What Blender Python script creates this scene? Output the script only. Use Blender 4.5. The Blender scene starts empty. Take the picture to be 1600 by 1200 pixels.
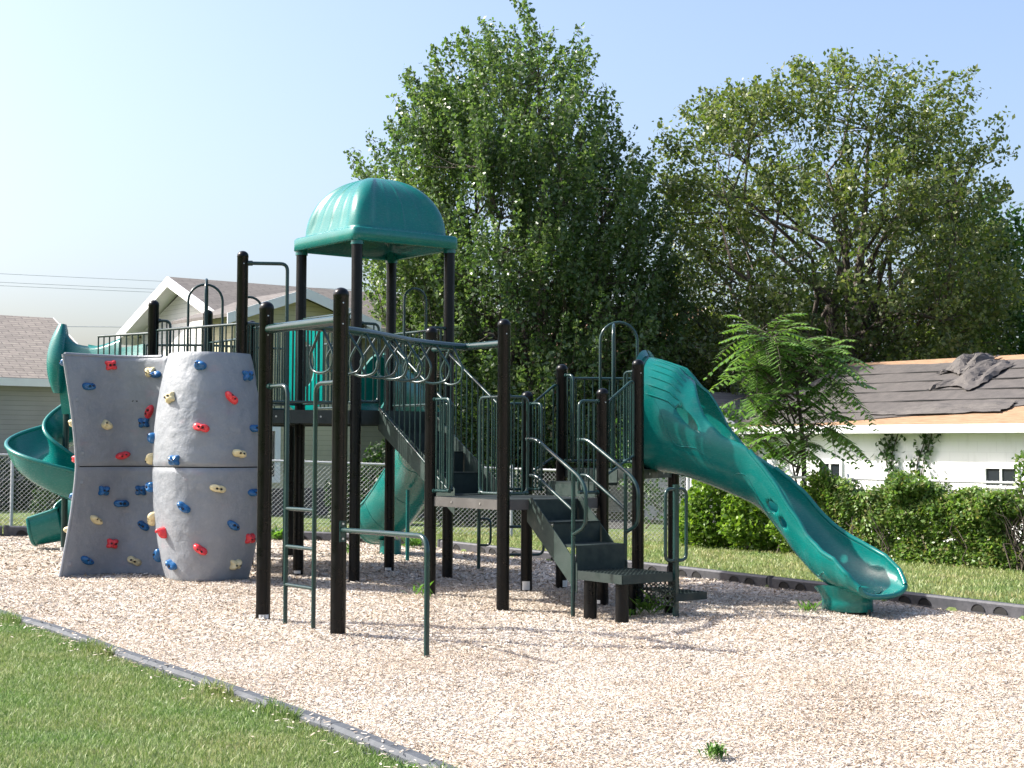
import bpy, math, random
import numpy as np
from mathutils import Vector, Matrix, noise

random.seed(7); rng = np.random.default_rng(7)
R = math.radians
sc = bpy.context.scene
col = sc.collection

# ------------------------------------------------------------------ camera, sky, sun, exposure
cam_d = bpy.data.cameras.new('camera'); cam = bpy.data.objects.new('camera', cam_d); col.objects.link(cam)
cam_d.sensor_width = 36.0; cam_d.lens = 36.0 * 2355 / 1600; cam_d.clip_start = 0.1; cam_d.clip_end = 3000
PITCH, ROLL, EYE = 0.0416, 0.0050, 1.555
fw = Vector((0, math.cos(PITCH), math.sin(PITCH))); up = Vector((0, -math.sin(PITCH), math.cos(PITCH))); rt = Vector((1, 0, 0))
r2 = rt * math.cos(ROLL) + up * math.sin(ROLL); u2 = up * math.cos(ROLL) - rt * math.sin(ROLL)
cam.matrix_world = Matrix(((r2.x, u2.x, -fw.x, 0), (r2.y, u2.y, -fw.y, 0), (r2.z, u2.z, -fw.z, EYE), (0, 0, 0, 1)))
sc.camera = cam

SUN_EL, SUN_AZ = 42.0, -82.0      # azimuth from +Y, clockwise positive: left, slightly beyond the play structure
world = bpy.data.worlds.new('World'); sc.world = world; world.use_nodes = True
wn = world.node_tree; bg = wn.nodes['Background']
sky = wn.nodes.new('ShaderNodeTexSky'); sky.sky_type = 'NISHITA'; sky.sun_disc = False
sky.sun_elevation = R(SUN_EL); sky.sun_rotation = R(SUN_AZ); sky.air_density = 1.0; sky.dust_density = 4.5; sky.ozone_density = 2.6
tint = wn.nodes.new('ShaderNodeMix'); tint.data_type = 'RGBA'; tint.blend_type = 'MULTIPLY'; tint.inputs[0].default_value = 1.0
tint.inputs[7].default_value = (1.0, .982, 1.0, 1); wn.links.new(sky.outputs[0], tint.inputs[6]); wn.links.new(tint.outputs[2], bg.inputs[0]); bg.inputs[1].default_value = 0.15
sun_d = bpy.data.lights.new('sun', 'SUN'); sun_d.energy = 5.0; sun_d.angle = R(0.53); sun_d.color = (1.0, 0.95, 0.87)
sun = bpy.data.objects.new('sun', sun_d); col.objects.link(sun)
sv = Vector((math.sin(R(SUN_AZ)) * math.cos(R(SUN_EL)), math.cos(R(SUN_AZ)) * math.cos(R(SUN_EL)), math.sin(R(SUN_EL))))
sun.rotation_euler = sv.to_track_quat('Z', 'Y').to_euler(); sun.location = sv * 40
sc.view_settings.view_transform = 'Standard'; sc.view_settings.look = 'None'
sc.view_settings.exposure = 1.03; sc.view_settings.gamma = 1.0

# ------------------------------------------------------------------ materials
def srgb(r, g, b): return tuple(((c / 255) / 12.92 if c / 255 <= 0.04045 else ((c / 255 + 0.055) / 1.055) ** 2.4) for c in (r, g, b)) + (1,)
class NT:
    def __init__(s, name):
        s.m = bpy.data.materials.new(name); s.m.use_nodes = True; s.t = s.m.node_tree; s.n = s.t.nodes; s.l = s.t.links
        s.b = s.n['Principled BSDF']
    def new(s, t, **k):
        n = s.n.new(t)
        for a, v in k.items():
            if a.startswith('i_'): n.inputs[a[2:].replace('_', ' ')].default_value = v
            else: setattr(n, a, v)
        return n
    def link(s, a, b): s.l.new(a, b)
    def coord(s, kind='Object', scale=(1, 1, 1), rot=(0, 0, 0)):
        tc = s.new('ShaderNodeTexCoord'); mp = s.new('ShaderNodeMapping'); mp.inputs['Scale'].default_value = scale
        mp.inputs['Rotation'].default_value = rot
        s.link(tc.outputs[kind], mp.inputs[0]); return mp.outputs[0]
    def noise(s, vec, scale, detail=4, rough=.55):
        n = s.new('ShaderNodeTexNoise'); n.inputs['Scale'].default_value = scale; n.inputs['Detail'].default_value = detail
        n.inputs['Roughness'].default_value = rough
        if vec: s.link(vec, n.inputs['Vector'])
        return n.outputs['Fac']
    def ramp(s, fac, stops, interp='LINEAR'):
        n = s.new('ShaderNodeValToRGB'); e = n.color_ramp.elements; n.color_ramp.interpolation = interp
        while len(e) < len(stops): e.new(.5)
        for k, (p, c) in enumerate(stops): e[k].position = p; e[k].color = c if len(c) == 4 else tuple(c) + (1,)
        s.link(fac, n.inputs[0]); return n.outputs[0]
    def mix(s, fac, a, b, mode='MIX'):
        n = s.new('ShaderNodeMix'); n.data_type = 'RGBA'; n.blend_type = mode
        if isinstance(fac, (int, float)): n.inputs[0].default_value = fac
        else: s.link(fac, n.inputs[0])
        for q, i in ((a, 6), (b, 7)):
            if isinstance(q, tuple): n.inputs[i].default_value = q if len(q) == 4 else q + (1,)
            else: s.link(q, n.inputs[i])
        return n.outputs[2]
    def bump(s, h, strength=.3, dist=.01):
        n = s.new('ShaderNodeBump'); n.inputs['Strength'].default_value = strength; n.inputs['Distance'].default_value = dist
        s.link(h, n.inputs['Height']); s.link(n.outputs[0], s.b.inputs['Normal'])
    def done(s, color=None, rough=.5, metal=0, spec=None):
        if color is not None:
            if isinstance(color, tuple): s.b.inputs['Base Color'].default_value = color if len(color) == 4 else color + (1,)
            else: s.link(color, s.b.inputs['Base Color'])
        if isinstance(rough, (int, float)): s.b.inputs['Roughness'].default_value = rough
        else: s.link(rough, s.b.inputs['Roughness'])
        s.b.inputs['Metallic'].default_value = metal
        if spec is not None: s.b.inputs['Specular IOR Level'].default_value = spec
        return s.m

def m_paint(name, c, rough=.32, var=.25, sc_=3.0):
    t = NT(name); v = t.coord()
    n1 = t.noise(v, sc_, 5); c2 = tuple(x * (1 - var) for x in c[:3]); c3 = tuple(min(1, x * (1 + var)) for x in c[:3])
    colr = t.ramp(n1, [(.3, c2), (.7, c3)])
    rr = t.ramp(t.noise(v, 11, 4), [(.3, (rough * .75,) * 3), (.75, (rough * 1.5,) * 3)])
    t.bump(t.noise(v, 90, 2), .06, .002)
    return t.done(colr, rr)
def m_plastic(name, c, trans=0):
    t = NT(name); v = t.coord()
    n1 = t.noise(v, 1.6, 5); scr = t.noise(t.coord(scale=(1, 1, 6)), 24, 3)
    base = t.ramp(n1, [(.25, tuple(x * .86 for x in c)), (.75, tuple(min(1, x * 1.1) for x in c))])
    dirt = t.ramp(t.noise(v, 5.5, 6, .7), [(.52, (0, 0, 0)), (.75, (.28, .28, .28))])
    colr = t.mix(dirt, base, tuple(x * .6 + .10 for x in c))
    rr = t.ramp(scr, [(.3, (.17,) * 3), (.75, (.33,) * 3)])
    t.bump(t.noise(v, 55, 3), .10, .003)
    m = t.done(colr, rr)
    if trans: t.b.inputs['Transmission Weight'].default_value = 0
    return m
M = {}
M['post'] = m_paint('post_powdercoat', (.0014, .0019, .0025), .30); M['post'].node_tree.nodes['Principled BSDF'].inputs['Specular IOR Level'].default_value = .26
M['rail'] = m_paint('rail_powdercoat', (.011, .036, .034), .20)
M['deck'] = m_paint('deck_coating', (.014, .022, .020), .5)
M['deckgrey'] = m_paint('deck_edge_coating', (.075, .072, .068), .5)
M['stair'] = m_paint('stair_coating', (.010, .022, .019), .55)
M['stringer'] = m_paint('stringer_coating', (.022, .040, .034), .5)
TEAL = (.002, .145, .128)
M['teal'] = m_plastic('teal_plastic', TEAL)
M['tealdark'] = m_plastic('deep_teal_plastic', (.002, .10, .095))
M['hold_red'] = m_plastic('red_plastic', (.72, .045, .055))
M['hold_blue'] = m_plastic('blue_plastic', (.015, .11, .28))
M['hold_cream'] = m_plastic('cream_plastic', (.68, .58, .33))
M['black'] = NT('dark_hole').done((.01, .01, .01), .8)
M['bolt'] = NT('steel_bolt').done((.55, .55, .55), .35, 1)
M['galv'] = m_paint('galvanised_steel', (.42, .43, .43), .42, .12)
M['label'] = NT('label_paper').done((.72, .72, .70), .6)
# rock like grey climbing panel
t = NT('grey_rock_plastic'); v = t.coord()
g1 = t.noise(v, 2.2, 6, .6); g2 = t.noise(v, 16, 6, .65)
c0 = t.ramp(g1, [(.3, (.195, .214, .240)), (.7, (.265, .282, .302))])
c1 = t.mix(t.ramp(g2, [(.5, (0, 0, 0)), (.8, (.5, .5, .5))]), c0, (.33, .34, .35))
# faint red graffiti smears
gm = t.ramp(t.noise(t.coord(scale=(1, 1, 1.6)), 3.1, 3), [(.62, (0, 0, 0)), (.72, (.22, .22, .22))])
c1 = t.mix(gm, c1, (.36, .22, .24))
gb = t.noise(v, 9, 7, .62); t.bump(gb, .75, .022)
M['rock'] = t.done(c1, t.ramp(g2, [(.3, (.38,) * 3), (.8, (.6,) * 3)]))
# border timber
t = NT('recycled_plastic_timber'); v = t.coord()
M['timber'] = t.done(t.ramp(t.noise(v, 12, 6, .7), [(.3, (.030, .032, .038)), (.75, (.085, .085, .095))]), .55)
t = NT('grey_plastic_timber'); v = t.coord()
M['timber_near'] = t.done(t.ramp(t.noise(v, 12, 6, .7), [(.3, (.035, .042, .052)), (.75, (.085, .095, .108))]), .75)

def m_leaf(name, cols, rough=.42, trans=.35):
    t = NT(name); g = t.new('ShaderNodeNewGeometry')
    colr = t.ramp(g.outputs['Random Per Island'], [(k / (len(cols) - 1), c) for k, c in enumerate(cols)])
    v = t.coord(); big = t.ramp(t.noise(v, .55, 3), [(.35, (.82, .86, .80)), (.68, (1.22, 1.16, 1.02))])
    colr = t.mix(1.0, colr, big, 'MULTIPLY')
    t.done(colr, rough)
    tr = t.new('ShaderNodeBsdfTranslucent'); t.link(t.mix(1.0, colr, (1.5, 1.6, .7, 1), 'MULTIPLY'), tr.inputs[0])
    mx = t.new('ShaderNodeMixShader'); mx.inputs[0].default_value = trans
    t.link(t.b.outputs[0], mx.inputs[1]); t.link(tr.outputs[0], mx.inputs[2]); t.link(mx.outputs[0], t.n['Material Output'].inputs[0])
    return t.m
M['leaf_maple'] = m_leaf('maple_leaf', [(.048, .094, .032), (.074, .134, .048), (.105, .168, .070), (.17, .22, .14)], .34, .42)
M['leaf_sparse'] = m_leaf('sparse_tree_leaf', [(.058, .098, .028), (.088, .130, .040), (.120, .156, .056), (.17, .185, .10)], .4, .42)
M['leaf_dark'] = m_leaf('dark_tree_leaf', [(.028, .066, .018), (.045, .105, .026), (.08, .18, .035)], .45)  # deep green leaves, tone varied at random per leaf
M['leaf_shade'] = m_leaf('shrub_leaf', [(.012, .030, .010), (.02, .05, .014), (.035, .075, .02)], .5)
M['leaf_ailanthus'] = m_leaf('compound_leaf', [(.065, .145, .030), (.105, .205, .048), (.16, .275, .075)], .4)
M['leaf_bush'] = m_leaf('yellow_green_leaf', [(.055, .12, .015), (.12, .22, .03), (.22, .32, .05)], .45)
M['leaf_vine'] = m_leaf('vine_leaf', [(.055, .115, .028), (.10, .185, .042), (.165, .265, .072), (.20, .19, .10)], .45)
M['leaf_wallvine'] = m_leaf('wall_vine_leaf', [(.02, .055, .015), (.05, .10, .03)], .4)
M['weed'] = m_leaf('weed_leaf', [(.06, .15, .03), (.13, .26, .05)], .5)
t = NT('bark'); v = t.coord(scale=(1, 1, .25))
bk = t.noise(v, 14, 6, .7); t.bump(bk, .8, .03)
M['bark'] = t.done(t.ramp(bk, [(.3, (.035, .028, .022)), (.75, (.13, .105, .085))]), .9)
# grass blades and lawn soil
def m_blade(name, cols):
    t = NT(name); g = t.new('ShaderNodeNewGeometry')
    colr = t.ramp(g.outputs['Random Per Island'], [(k / (len(cols) - 1), c) for k, c in enumerate(cols)])
    v = t.coord(); big = t.ramp(t.noise(v, 1.1, 4, .6), [(.36, (.78, .95, .72)), (.64, (1.32, 1.10, 1.15))])
    colr = t.mix(1.0, colr, big, 'MULTIPLY'); t.done(colr, .5)
    tr = t.new('ShaderNodeBsdfTranslucent'); t.link(colr, tr.inputs[0])
    mx = t.new('ShaderNodeMixShader'); mx.inputs[0].default_value = .35
    t.link(t.b.outputs[0], mx.inputs[1]); t.link(tr.outputs[0], mx.inputs[2]); t.link(mx.outputs[0], t.n['Material Output'].inputs[0])
    return t.m
M['blade'] = m_blade('grass_blade', [(.095, .170, .036), (.15, .235, .060), (.215, .29, .10), (.35, .38, .22)])
M['blade_far'] = m_blade('dry_grass_blade', [(.16, .22, .06), (.22, .28, .09), (.28, .33, .13), (.36, .36, .21)])
t = NT('lawn_ground'); v = t.coord()
a = t.ramp(t.noise(v, 26, 6, .7), [(.3, (.060, .100, .024)), (.7, (.145, .195, .062))])
b = t.ramp(t.noise(v, .7, 4), [(.35, (.8, .95, .7)), (.68, (1.3, 1.1, 1.1))])
t.bump(t.noise(v, 40, 6, .7), .8, .03)
M['lawn'] = t.done(t.mix(1.0, a, b, 'MULTIPLY'), .9)
# mulch
CH = [(.26, .195, .135), (.39, .315, .235), (.475, .405, .32), (.565, .505, .425), (.41, .385, .35), (.66, .61, .54), (.215, .195, .175)]
t = NT('wood_chip_bed'); v = t.coord(scale=(1, 1.6, 1))
vo = t.new('ShaderNodeTexVoronoi'); vo.inputs['Scale'].default_value = 42; t.link(v, vo.inputs['Vector'])
sp = t.new('ShaderNodeSeparateColor'); t.link(vo.outputs['Color'], sp.inputs[0])
a = t.ramp(sp.outputs[0], [(k / 6, c) for k, c in enumerate(CH)])
t.bump(vo.outputs['Distance'], .9, .02)
b = t.ramp(t.noise(t.coord(), .8, 5, .6), [(.3, (.80, .74, .70)), (.62, (1.05, 1.05, 1.06))])
M['mulch'] = t.done(t.mix(1.0, a, b, 'MULTIPLY'), .9)
t = NT('wood_chip'); g = t.new('ShaderNodeNewGeometry')
a = t.ramp(g.outputs['Random Per Island'], [(0, CH[6]), (.04, CH[0]), (.12, CH[1]), (.38, CH[2]), (.55, CH[4]), (.66, CH[3]), (.86, CH[5]), (1, (.72, .67, .60))])
b = t.ramp(t.noise(t.coord(), .75, 6, .65), [(.30, (.74, .69, .64)), (.42, (.94, .90, .86)), (.58, (1.03, 1.04, 1.06)), (.75, (.98, 1.0, 1.03))])
fib = t.ramp(t.noise(t.coord(), 160, 2), [(.3, (.85, .84, .83)), (.7, (1.1, 1.1, 1.1))])
M['chip'] = t.done(t.mix(1.0, t.mix(1.0, a, b, 'MULTIPLY'), fib, 'MULTIPLY'), .85)
# buildings
def m_siding(name, c, pitch=.11, c2=None):
    t = NT(name); tc = t.new('ShaderNodeTexCoord'); s = t.new('ShaderNodeSeparateXYZ'); t.link(tc.outputs['Object'], s.inputs[0])
    mt = t.new('ShaderNodeMath', operation='MULTIPLY'); mt.inputs[1].default_value = 1 / pitch; t.link(s.outputs[2], mt.inputs[0])
    fr = t.new('ShaderNodeMath', operation='FRACT'); t.link(mt.outputs[0], fr.inputs[0])
    line = t.ramp(fr.outputs[0], [(0, (.45,) * 3), (.10, (1,) * 3), (1, (1,) * 3)])
    n1 = t.ramp(t.noise(tc.outputs['Object'], 1.5, 5), [(.3, (.9,) * 3), (.7, (1.06,) * 3)])
    t.bump(fr.outputs[0], .6, .012)
    return t.done(t.mix(1.0, t.mix(1.0, tuple(c) + (1,), line, 'MULTIPLY'), n1, 'MULTIPLY'), .6)
def m_shingle(name, c1, c2, c3, rowd=.30):
    t = NT(name); tc = t.new('ShaderNodeTexCoord'); br = t.new('ShaderNodeTexBrick'); t.link(tc.outputs['UV'], br.inputs['Vector'])
    br.inputs['Color1'].default_value = c1 + (1,); br.inputs['Color2'].default_value = c2 + (1,); br.inputs['Mortar'].default_value = c3 + (1,)
    br.inputs['Scale'].default_value = 1; br.inputs['Mortar Size'].default_value = .012; br.inputs['Brick Width'].default_value = rowd
    br.inputs['Row Height'].default_value = .14; br.inputs['Bias'].default_value = 0
    n1 = t.ramp(t.noise(tc.outputs['Object'], 9, 6, .7), [(.3, (.78,) * 3), (.7, (1.15,) * 3)])
    t.bump(br.outputs['Fac'], -.5, .01)
    return t.done(t.mix(1.0, br.outputs['Color'], n1, 'MULTIPLY'), .9)
M['sid_grey'] = m_siding('grey_siding', (.30, .30, .29))
M['sid_tan'] = m_siding('tan_siding', (.47, .44, .29))
M['sid_white'] = m_siding('white_siding', (.74, .73, .70))
M['shing_tan'] = m_shingle('tan_shingles', (.255, .225, .195), (.19, .168, .148), (.10, .09, .08), .42)
M['shing_brown'] = m_shingle('brown_shingles', (.150, .136, .126), (.115, .105, .098), (.08, .072, .066), .5)
M['shing_red'] = m_shingle('red_brown_shingles', (.30, .165, .115), (.24, .13, .095), (.12, .07, .06), .5)
M['trim'] = m_paint('white_trim', (.74, .75, .74), .5, .05)
t = NT('whitewashed_block'); tc = t.new('ShaderNodeTexCoord'); br = t.new('ShaderNodeTexBrick'); t.link(tc.outputs['UV'], br.inputs['Vector'])
br.inputs['Color1'].default_value = (.84, .84, .84, 1); br.inputs['Color2'].default_value = (.82, .82, .83, 1); br.inputs['Mortar'].default_value = (.76, .76, .77, 1)
br.inputs['Scale'].default_value = 1; br.inputs['Mortar Size'].default_value = .006; br.inputs['Brick Width'].default_value = .4; br.inputs['Row Height'].default_value = .2
st = t.ramp(t.noise(t.coord(scale=(1, 1, .3)), 3, 6, .7), [(.30, (.90, .90, .89)), (.5, (1.0,) * 3)])
t.bump(br.outputs['Fac'], -.4, .005)
M['block'] = t.done(t.mix(1.0, br.outputs['Color'], st, 'MULTIPLY'), .8)
t = NT('bare_roof_boards'); v = t.coord('UV', (1.1, 9, 1)); w = t.noise(v, 3.0, 6, .7)
M['plywood'] = t.done(t.ramp(w, [(.28, (.15, .085, .045)), (.5, (.27, .165, .095)), (.72, (.37, .245, .155))]), .85)
t = NT('roofing_felt'); v = t.coord(); w = t.noise(v, 5, 7, .7); t.bump(w, .5, .03)
M['felt'] = t.done(t.ramp(w, [(.3, (.055, .050, .048)), (.7, (.098, .088, .082))]), .75)
M['feltseam'] = NT('felt_seam').done((.02, .02, .02), .9)
M['glass'] = NT('dark_window_glass').done((.02, .025, .03), .08, 0, .8)
M['wire'] = NT('power_cable').done((.25, .28, .32), .6)

# ------------------------------------------------------------------ mesh helpers
ORIG = {}
def empty(name, loc, parent=None):
    o = bpy.data.objects.new(name, None); o.empty_display_size = .2; col.objects.link(o); o.location = loc; ORIG[o.name] = Vector(loc)
    if parent: o.parent = parent; o.location = Vector(loc) - ORIG[parent.name]
    return o
def tag(o, label=None, cat=None, group=None, kind=None):
    if label: o['label'] = label
    if cat: o['category'] = cat
    if group: o['group'] = group
    if kind: o['kind'] = kind
    return o
class MB:
    """collects pieces in world coordinates; build() links them as ONE mesh object"""
    def __init__(s): s.v = []; s.f = []; s.mi = []; s.sm = []; s.uv = {}
    def add(s, vs, fs, mi=0, smooth=False):
        o = len(s.v); s.v += [tuple(p) for p in vs]
        for f in fs: s.f.append(tuple(o + i for i in f)); s.mi.append(mi); s.sm.append(smooth)
        return s
    def box(s, c, size, ax=None, mi=0):
        """box with centre c, size along axes ax=(X,Y) horizontal unit vectors"""
        ax = ax or ((1, 0), (0, 1)); a = Vector((ax[0][0], ax[0][1], 0)); b = Vector((ax[1][0], ax[1][1], 0)); z = Vector((0, 0, 1)); c = Vector(c)
        hx, hy, hz = (q / 2 for q in size); vs = []
        for k in (-1, 1):
            for (i, j) in ((-1, -1), (1, -1), (1, 1), (-1, 1)): vs.append(c + a * hx * i + b * hy * j + z * hz * k)
        fs = [(0, 3, 2, 1), (4, 5, 6, 7), (0, 1, 5, 4), (1, 2, 6, 5), (2, 3, 7, 6), (3, 0, 4, 7)]
        if a.cross(b).z < 0: fs = [f[::-1] for f in fs]
        return s.add(vs, fs, mi)
    def prism(s, poly, d, mi=0):
        """planar polygon (3D points) extruded by vector d"""
        n = len(poly); poly = [Vector(p) for p in poly]; d = Vector(d)
        vs = poly + [p + d for p in poly]
        fs = [tuple(range(n))[::-1], tuple(range(n, 2 * n))] + [(i, (i + 1) % n, (i + 1) % n + n, i + n) for i in range(n)]
        nn = Vector((0, 0, 0))
        for i in range(n): nn += poly[i].cross(poly[(i + 1) % n])
        if nn.dot(d) < 0: fs = [f[::-1] for f in fs]
        return s.add(vs, fs, mi)
    def tube(s, path, r, seg=8, mi=0, cap=True, closed=False):
        P = [Vector(p) for p in path]; n = len(P); rs = r if hasattr(r, '__len__') else [r] * n
        prev = None; rings = []
        for i in range(n):
            if closed: tdir = P[(i + 1) % n] - P[i - 1]
            else: tdir = P[min(i + 1, n - 1)] - P[max(i - 1, 0)]
            tdir.normalize()
            if prev is None:
                a = Vector((0, 0, 1)) if abs(tdir.z) < .9 else Vector((1, 0, 0)); x = tdir.cross(a).normalized()
            else: x = (prev - tdir * prev.dot(tdir)).normalized()
            y = tdir.cross(x); prev = x
            rings.append([P[i] + (x * math.cos(2 * math.pi * k / seg) + y * math.sin(2 * math.pi * k / seg)) * rs[i] for k in range(seg)])
        vs = [p for rg in rings for p in rg]; fs = []
        m = n if closed else n - 1
        for i in range(m):
            for k in range(seg):
                a, b = i * seg + k, i * seg + (k + 1) % seg; c, d = ((i + 1) % n) * seg + (k + 1) % seg, ((i + 1) % n) * seg + k
                fs.append((a, b, c, d))
        s.add(vs, fs, mi, True)
        if cap and not closed:
            s.add(rings[0], [tuple(range(seg))[::-1]], mi); s.add(rings[-1], [tuple(range(seg))], mi)
        return s
    def grid(s, rows, mi=0, smooth=True, closed=False, flip=False):
        n = len(rows); m = len(rows[0]); vs = [p for r_ in rows for p in r_]; fs = []
        for i in range(n - 1):
            for k in range(m if closed else m - 1):
                q = (i * m + k, i * m + (k + 1) % m, (i + 1) * m + (k + 1) % m, (i + 1) * m + k)
                fs.append(q[::-1] if flip else q)
        return s.add(vs, fs, mi, smooth)
    def build(s, name, mat, parent=None, origin=None):
        me = bpy.data.meshes.new(name)
        if parent is not None and origin is None: org = ORIG[parent.name]
        else: org = Vector(origin) if origin is not None else Vector((0, 0, 0))
        me.from_pydata([(p[0] - org.x, p[1] - org.y, p[2] - org.z) for p in s.v], [], s.f)
        mats = mat if isinstance(mat, (list, tuple)) else [mat]
        for m_ in mats: me.materials.append(m_)
        me.polygons.foreach_set('material_index', s.mi); me.polygons.foreach_set('use_smooth', s.sm); me.update()
        o = bpy.data.objects.new(name, me); col.objects.link(o); ORIG[o.name] = org
        if parent is not None: o.parent = parent; o.location = org - ORIG[parent.name]
        else: o.location = org
        return o
def bend(pts, rad=.08, n=5):
    """polyline with rounded corners"""
    P = [Vector(p) for p in pts]; out = [P[0]]
    for i in range(1, len(P) - 1):
        a, b, c = P[i - 1], P[i], P[i + 1]; d1 = (a - b); d2 = (c - b); r_ = min(rad, d1.length * .49, d2.length * .49)
        p1 = b + d1.normalized() * r_; p2 = b + d2.normalized() * r_
        for k in range(n + 1):
            t_ = k / n; out.append(p1 * (1 - t_) ** 2 + b * 2 * t_ * (1 - t_) + p2 * t_ ** 2)
    out.append(P[-1]); return out
def catmull(P, n=8):
    P = [Vector(p) for p in P]; Q = [P[0] * 2 - P[1]] + P + [P[-1] * 2 - P[-2]]; out = []
    for i in range(1, len(Q) - 2):
        for k in range(n):
            t_ = k / n
            out.append(.5 * ((2 * Q[i]) + (Q[i + 1] - Q[i - 1]) * t_ + (2 * Q[i - 1] - 5 * Q[i] + 4 * Q[i + 1] - Q[i + 2]) * t_ ** 2 + (3 * Q[i] - 3 * Q[i + 1] + Q[i + 2] - Q[i - 1]) * t_ ** 3))
    out.append(P[-1]); return out
def interp(x, xs, ys): return float(np.interp(x, xs, ys))
def quad_uv(o, f_uv):
    """uv from a function of the object-space vertex"""
    me = o.data; uv = me.uv_layers.new(name='UVMap')
    for lp in me.loops: uv.data[lp.index].uv = f_uv(me.vertices[lp.vertex_index].co)
def fast_mesh(name, V, F, mat, parent=None, smooth=False):
    """numpy mesh of same-size faces"""
    me = bpy.data.meshes.new(name); nv = len(V); nf, k = F.shape
    org = ORIG[parent.name] if parent is not None else Vector((0, 0, 0))
    V = V - np.array(org)
    me.vertices.add(nv); me.vertices.foreach_set('co', V.astype(np.float32).ravel())
    me.loops.add(nf * k); me.loops.foreach_set('vertex_index', F.astype(np.int32).ravel())
    me.polygons.add(nf); me.polygons.foreach_set('loop_start', np.arange(0, nf * k, k, dtype=np.int32))
    try: me.polygons.foreach_set('loop_total', np.full(nf, k, dtype=np.int32))
    except Exception: pass
    me.update(calc_edges=True); me.materials.append(mat)
    o = bpy.data.objects.new(name, me); col.objects.link(o); ORIG[o.name] = org
    if parent is not None: o.parent = parent
    return o

U = Vector((math.cos(.6442), math.sin(.6442), 0)); N = Vector((math.sin(.6442), -math.cos(.6442), 0)); Z = Vector((0, 0, 1))
UN = ((U.x, U.y), (N.x, N.y))
def P2(x, y, z=0): return Vector((x, y, z))

# ------------------------------------------------------------------ ground
BED = np.array([(-9.5, 18.2), (-6.6, 15.2), (-4.37, 12.87), (-3.45, 11.65), (-2.5, 10.2), (-1.37, 8.62), (-.36, 7.04), (.25, 5.9), (.9, 4.4), (1.3, 2.6), (7, 1.6), (12.1, 4.4),
                (5.06, 14.84), (2.2, 19.07), (-1.2, 23.8), (-4.0, 25.1), (-8.0, 24.25), (-12.5, 22.6)])
def in_poly(x, y, poly=BED):
    x = np.asarray(x, float); y = np.asarray(y, float); c = np.zeros(x.shape, bool); n = len(poly)
    for i in range(n):
        x1, y1 = poly[i]; x2, y2 = poly[(i + 1) % n]
        hit = ((y1 > y) != (y2 > y)) & (x < (x2 - x1) * (y - y1) / (y2 - y1 + 1e-12) + x1); c ^= hit
    return c
def dist_poly(x, y, poly=BED):
    x = np.asarray(x, float); y = np.asarray(y, float); d = np.full(x.shape, 1e9); n = len(poly)
    for i in range(n):
        a = np.array(poly[i]); b = np.array(poly[(i + 1) % n]); ab = b - a
        t_ = np.clip(((x - a[0]) * ab[0] + (y - a[1]) * ab[1]) / (ab @ ab), 0, 1)
        d = np.minimum(d, np.hypot(x - a[0] - t_ * ab[0], y - a[1] - t_ * ab[1]))
    return d
def gbase(x, y): return -.0184 * np.clip(x, -9, 9) - .0052 * (np.clip(y, 4, 30) - 13)
def gm(x, y):
    """height of the wood chip bed"""
    x = np.asarray(x, float); y = np.asarray(y, float)
    h = gbase(x, y)
    h = h + .016 * np.sin(x * 1.7 + 1.3 * np.sin(y * .9)) * np.cos(y * 1.5 + .7) + .012 * np.sin(x * 3.9 + y * 2.3) * np.sin(y * 3.3 - x * 1.2) + .006 * np.sin(x * 9 + 2 * np.sin(y * 4)) * np.sin(y * 8.3)
    h = h - .035 * np.exp(-((x - 3.8) ** 2 + (y - 14.9) ** 2) / .9) - .05 * np.exp(-((x - .9) ** 2 + (y - 15) ** 2) / 2.0)
    return h
def gl(x, y): return gbase(x, y) + .03
xs = np.concatenate([np.linspace(-900, -16, 8), np.arange(-14, 14.01, .25), np.linspace(16, 900, 8)])
ys = np.concatenate([np.linspace(-60, -2, 4), np.arange(0, 30.01, .25), np.linspace(33, 1500, 10)])
X, Y = np.meshgrid(xs, ys); Zg = gl(X, Y); ins = in_poly(X, Y) & (dist_poly(X, Y) > .12); Zg = np.where(ins, Zg - .35, Zg)
V = np.stack([X.ravel(), Y.ravel(), Zg.ravel()], 1); nx, ny = len(xs), len(ys)
i0 = (np.arange(ny - 1)[:, None] * nx + np.arange(nx - 1)[None]).ravel(); F = np.stack([i0, i0 + 1, i0 + nx + 1, i0 + nx], 1)
o = fast_mesh('lawn', V, F, M['lawn']); tag(o, kind='structure')
xs = np.arange(-13, 12.6, .07); ys = np.arange(1.4, 25.6, .07); X, Y = np.meshgrid(xs, ys); nx, ny = len(xs), len(ys)
dd = dist_poly(X, Y); inn = in_poly(X, Y); Zg = gm(X, Y)
V = np.stack([X.ravel(), Y.ravel(), Zg.ravel()], 1)
i0 = (np.arange(ny - 1)[:, None] * nx + np.arange(nx - 1)[None]).ravel(); F = np.stack([i0, i0 + 1, i0 + nx + 1, i0 + nx], 1)
keep = (inn | (dd < .05)).ravel()[F].all(1); F = F[keep]; us = np.unique(F); mp = np.full(len(V), -1); mp[us] = np.arange(len(us)); V = V[us]; F = mp[F]
o = fast_mesh('wood_chip_bed', V, F, M['mulch']); tag(o, kind='structure')

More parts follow.
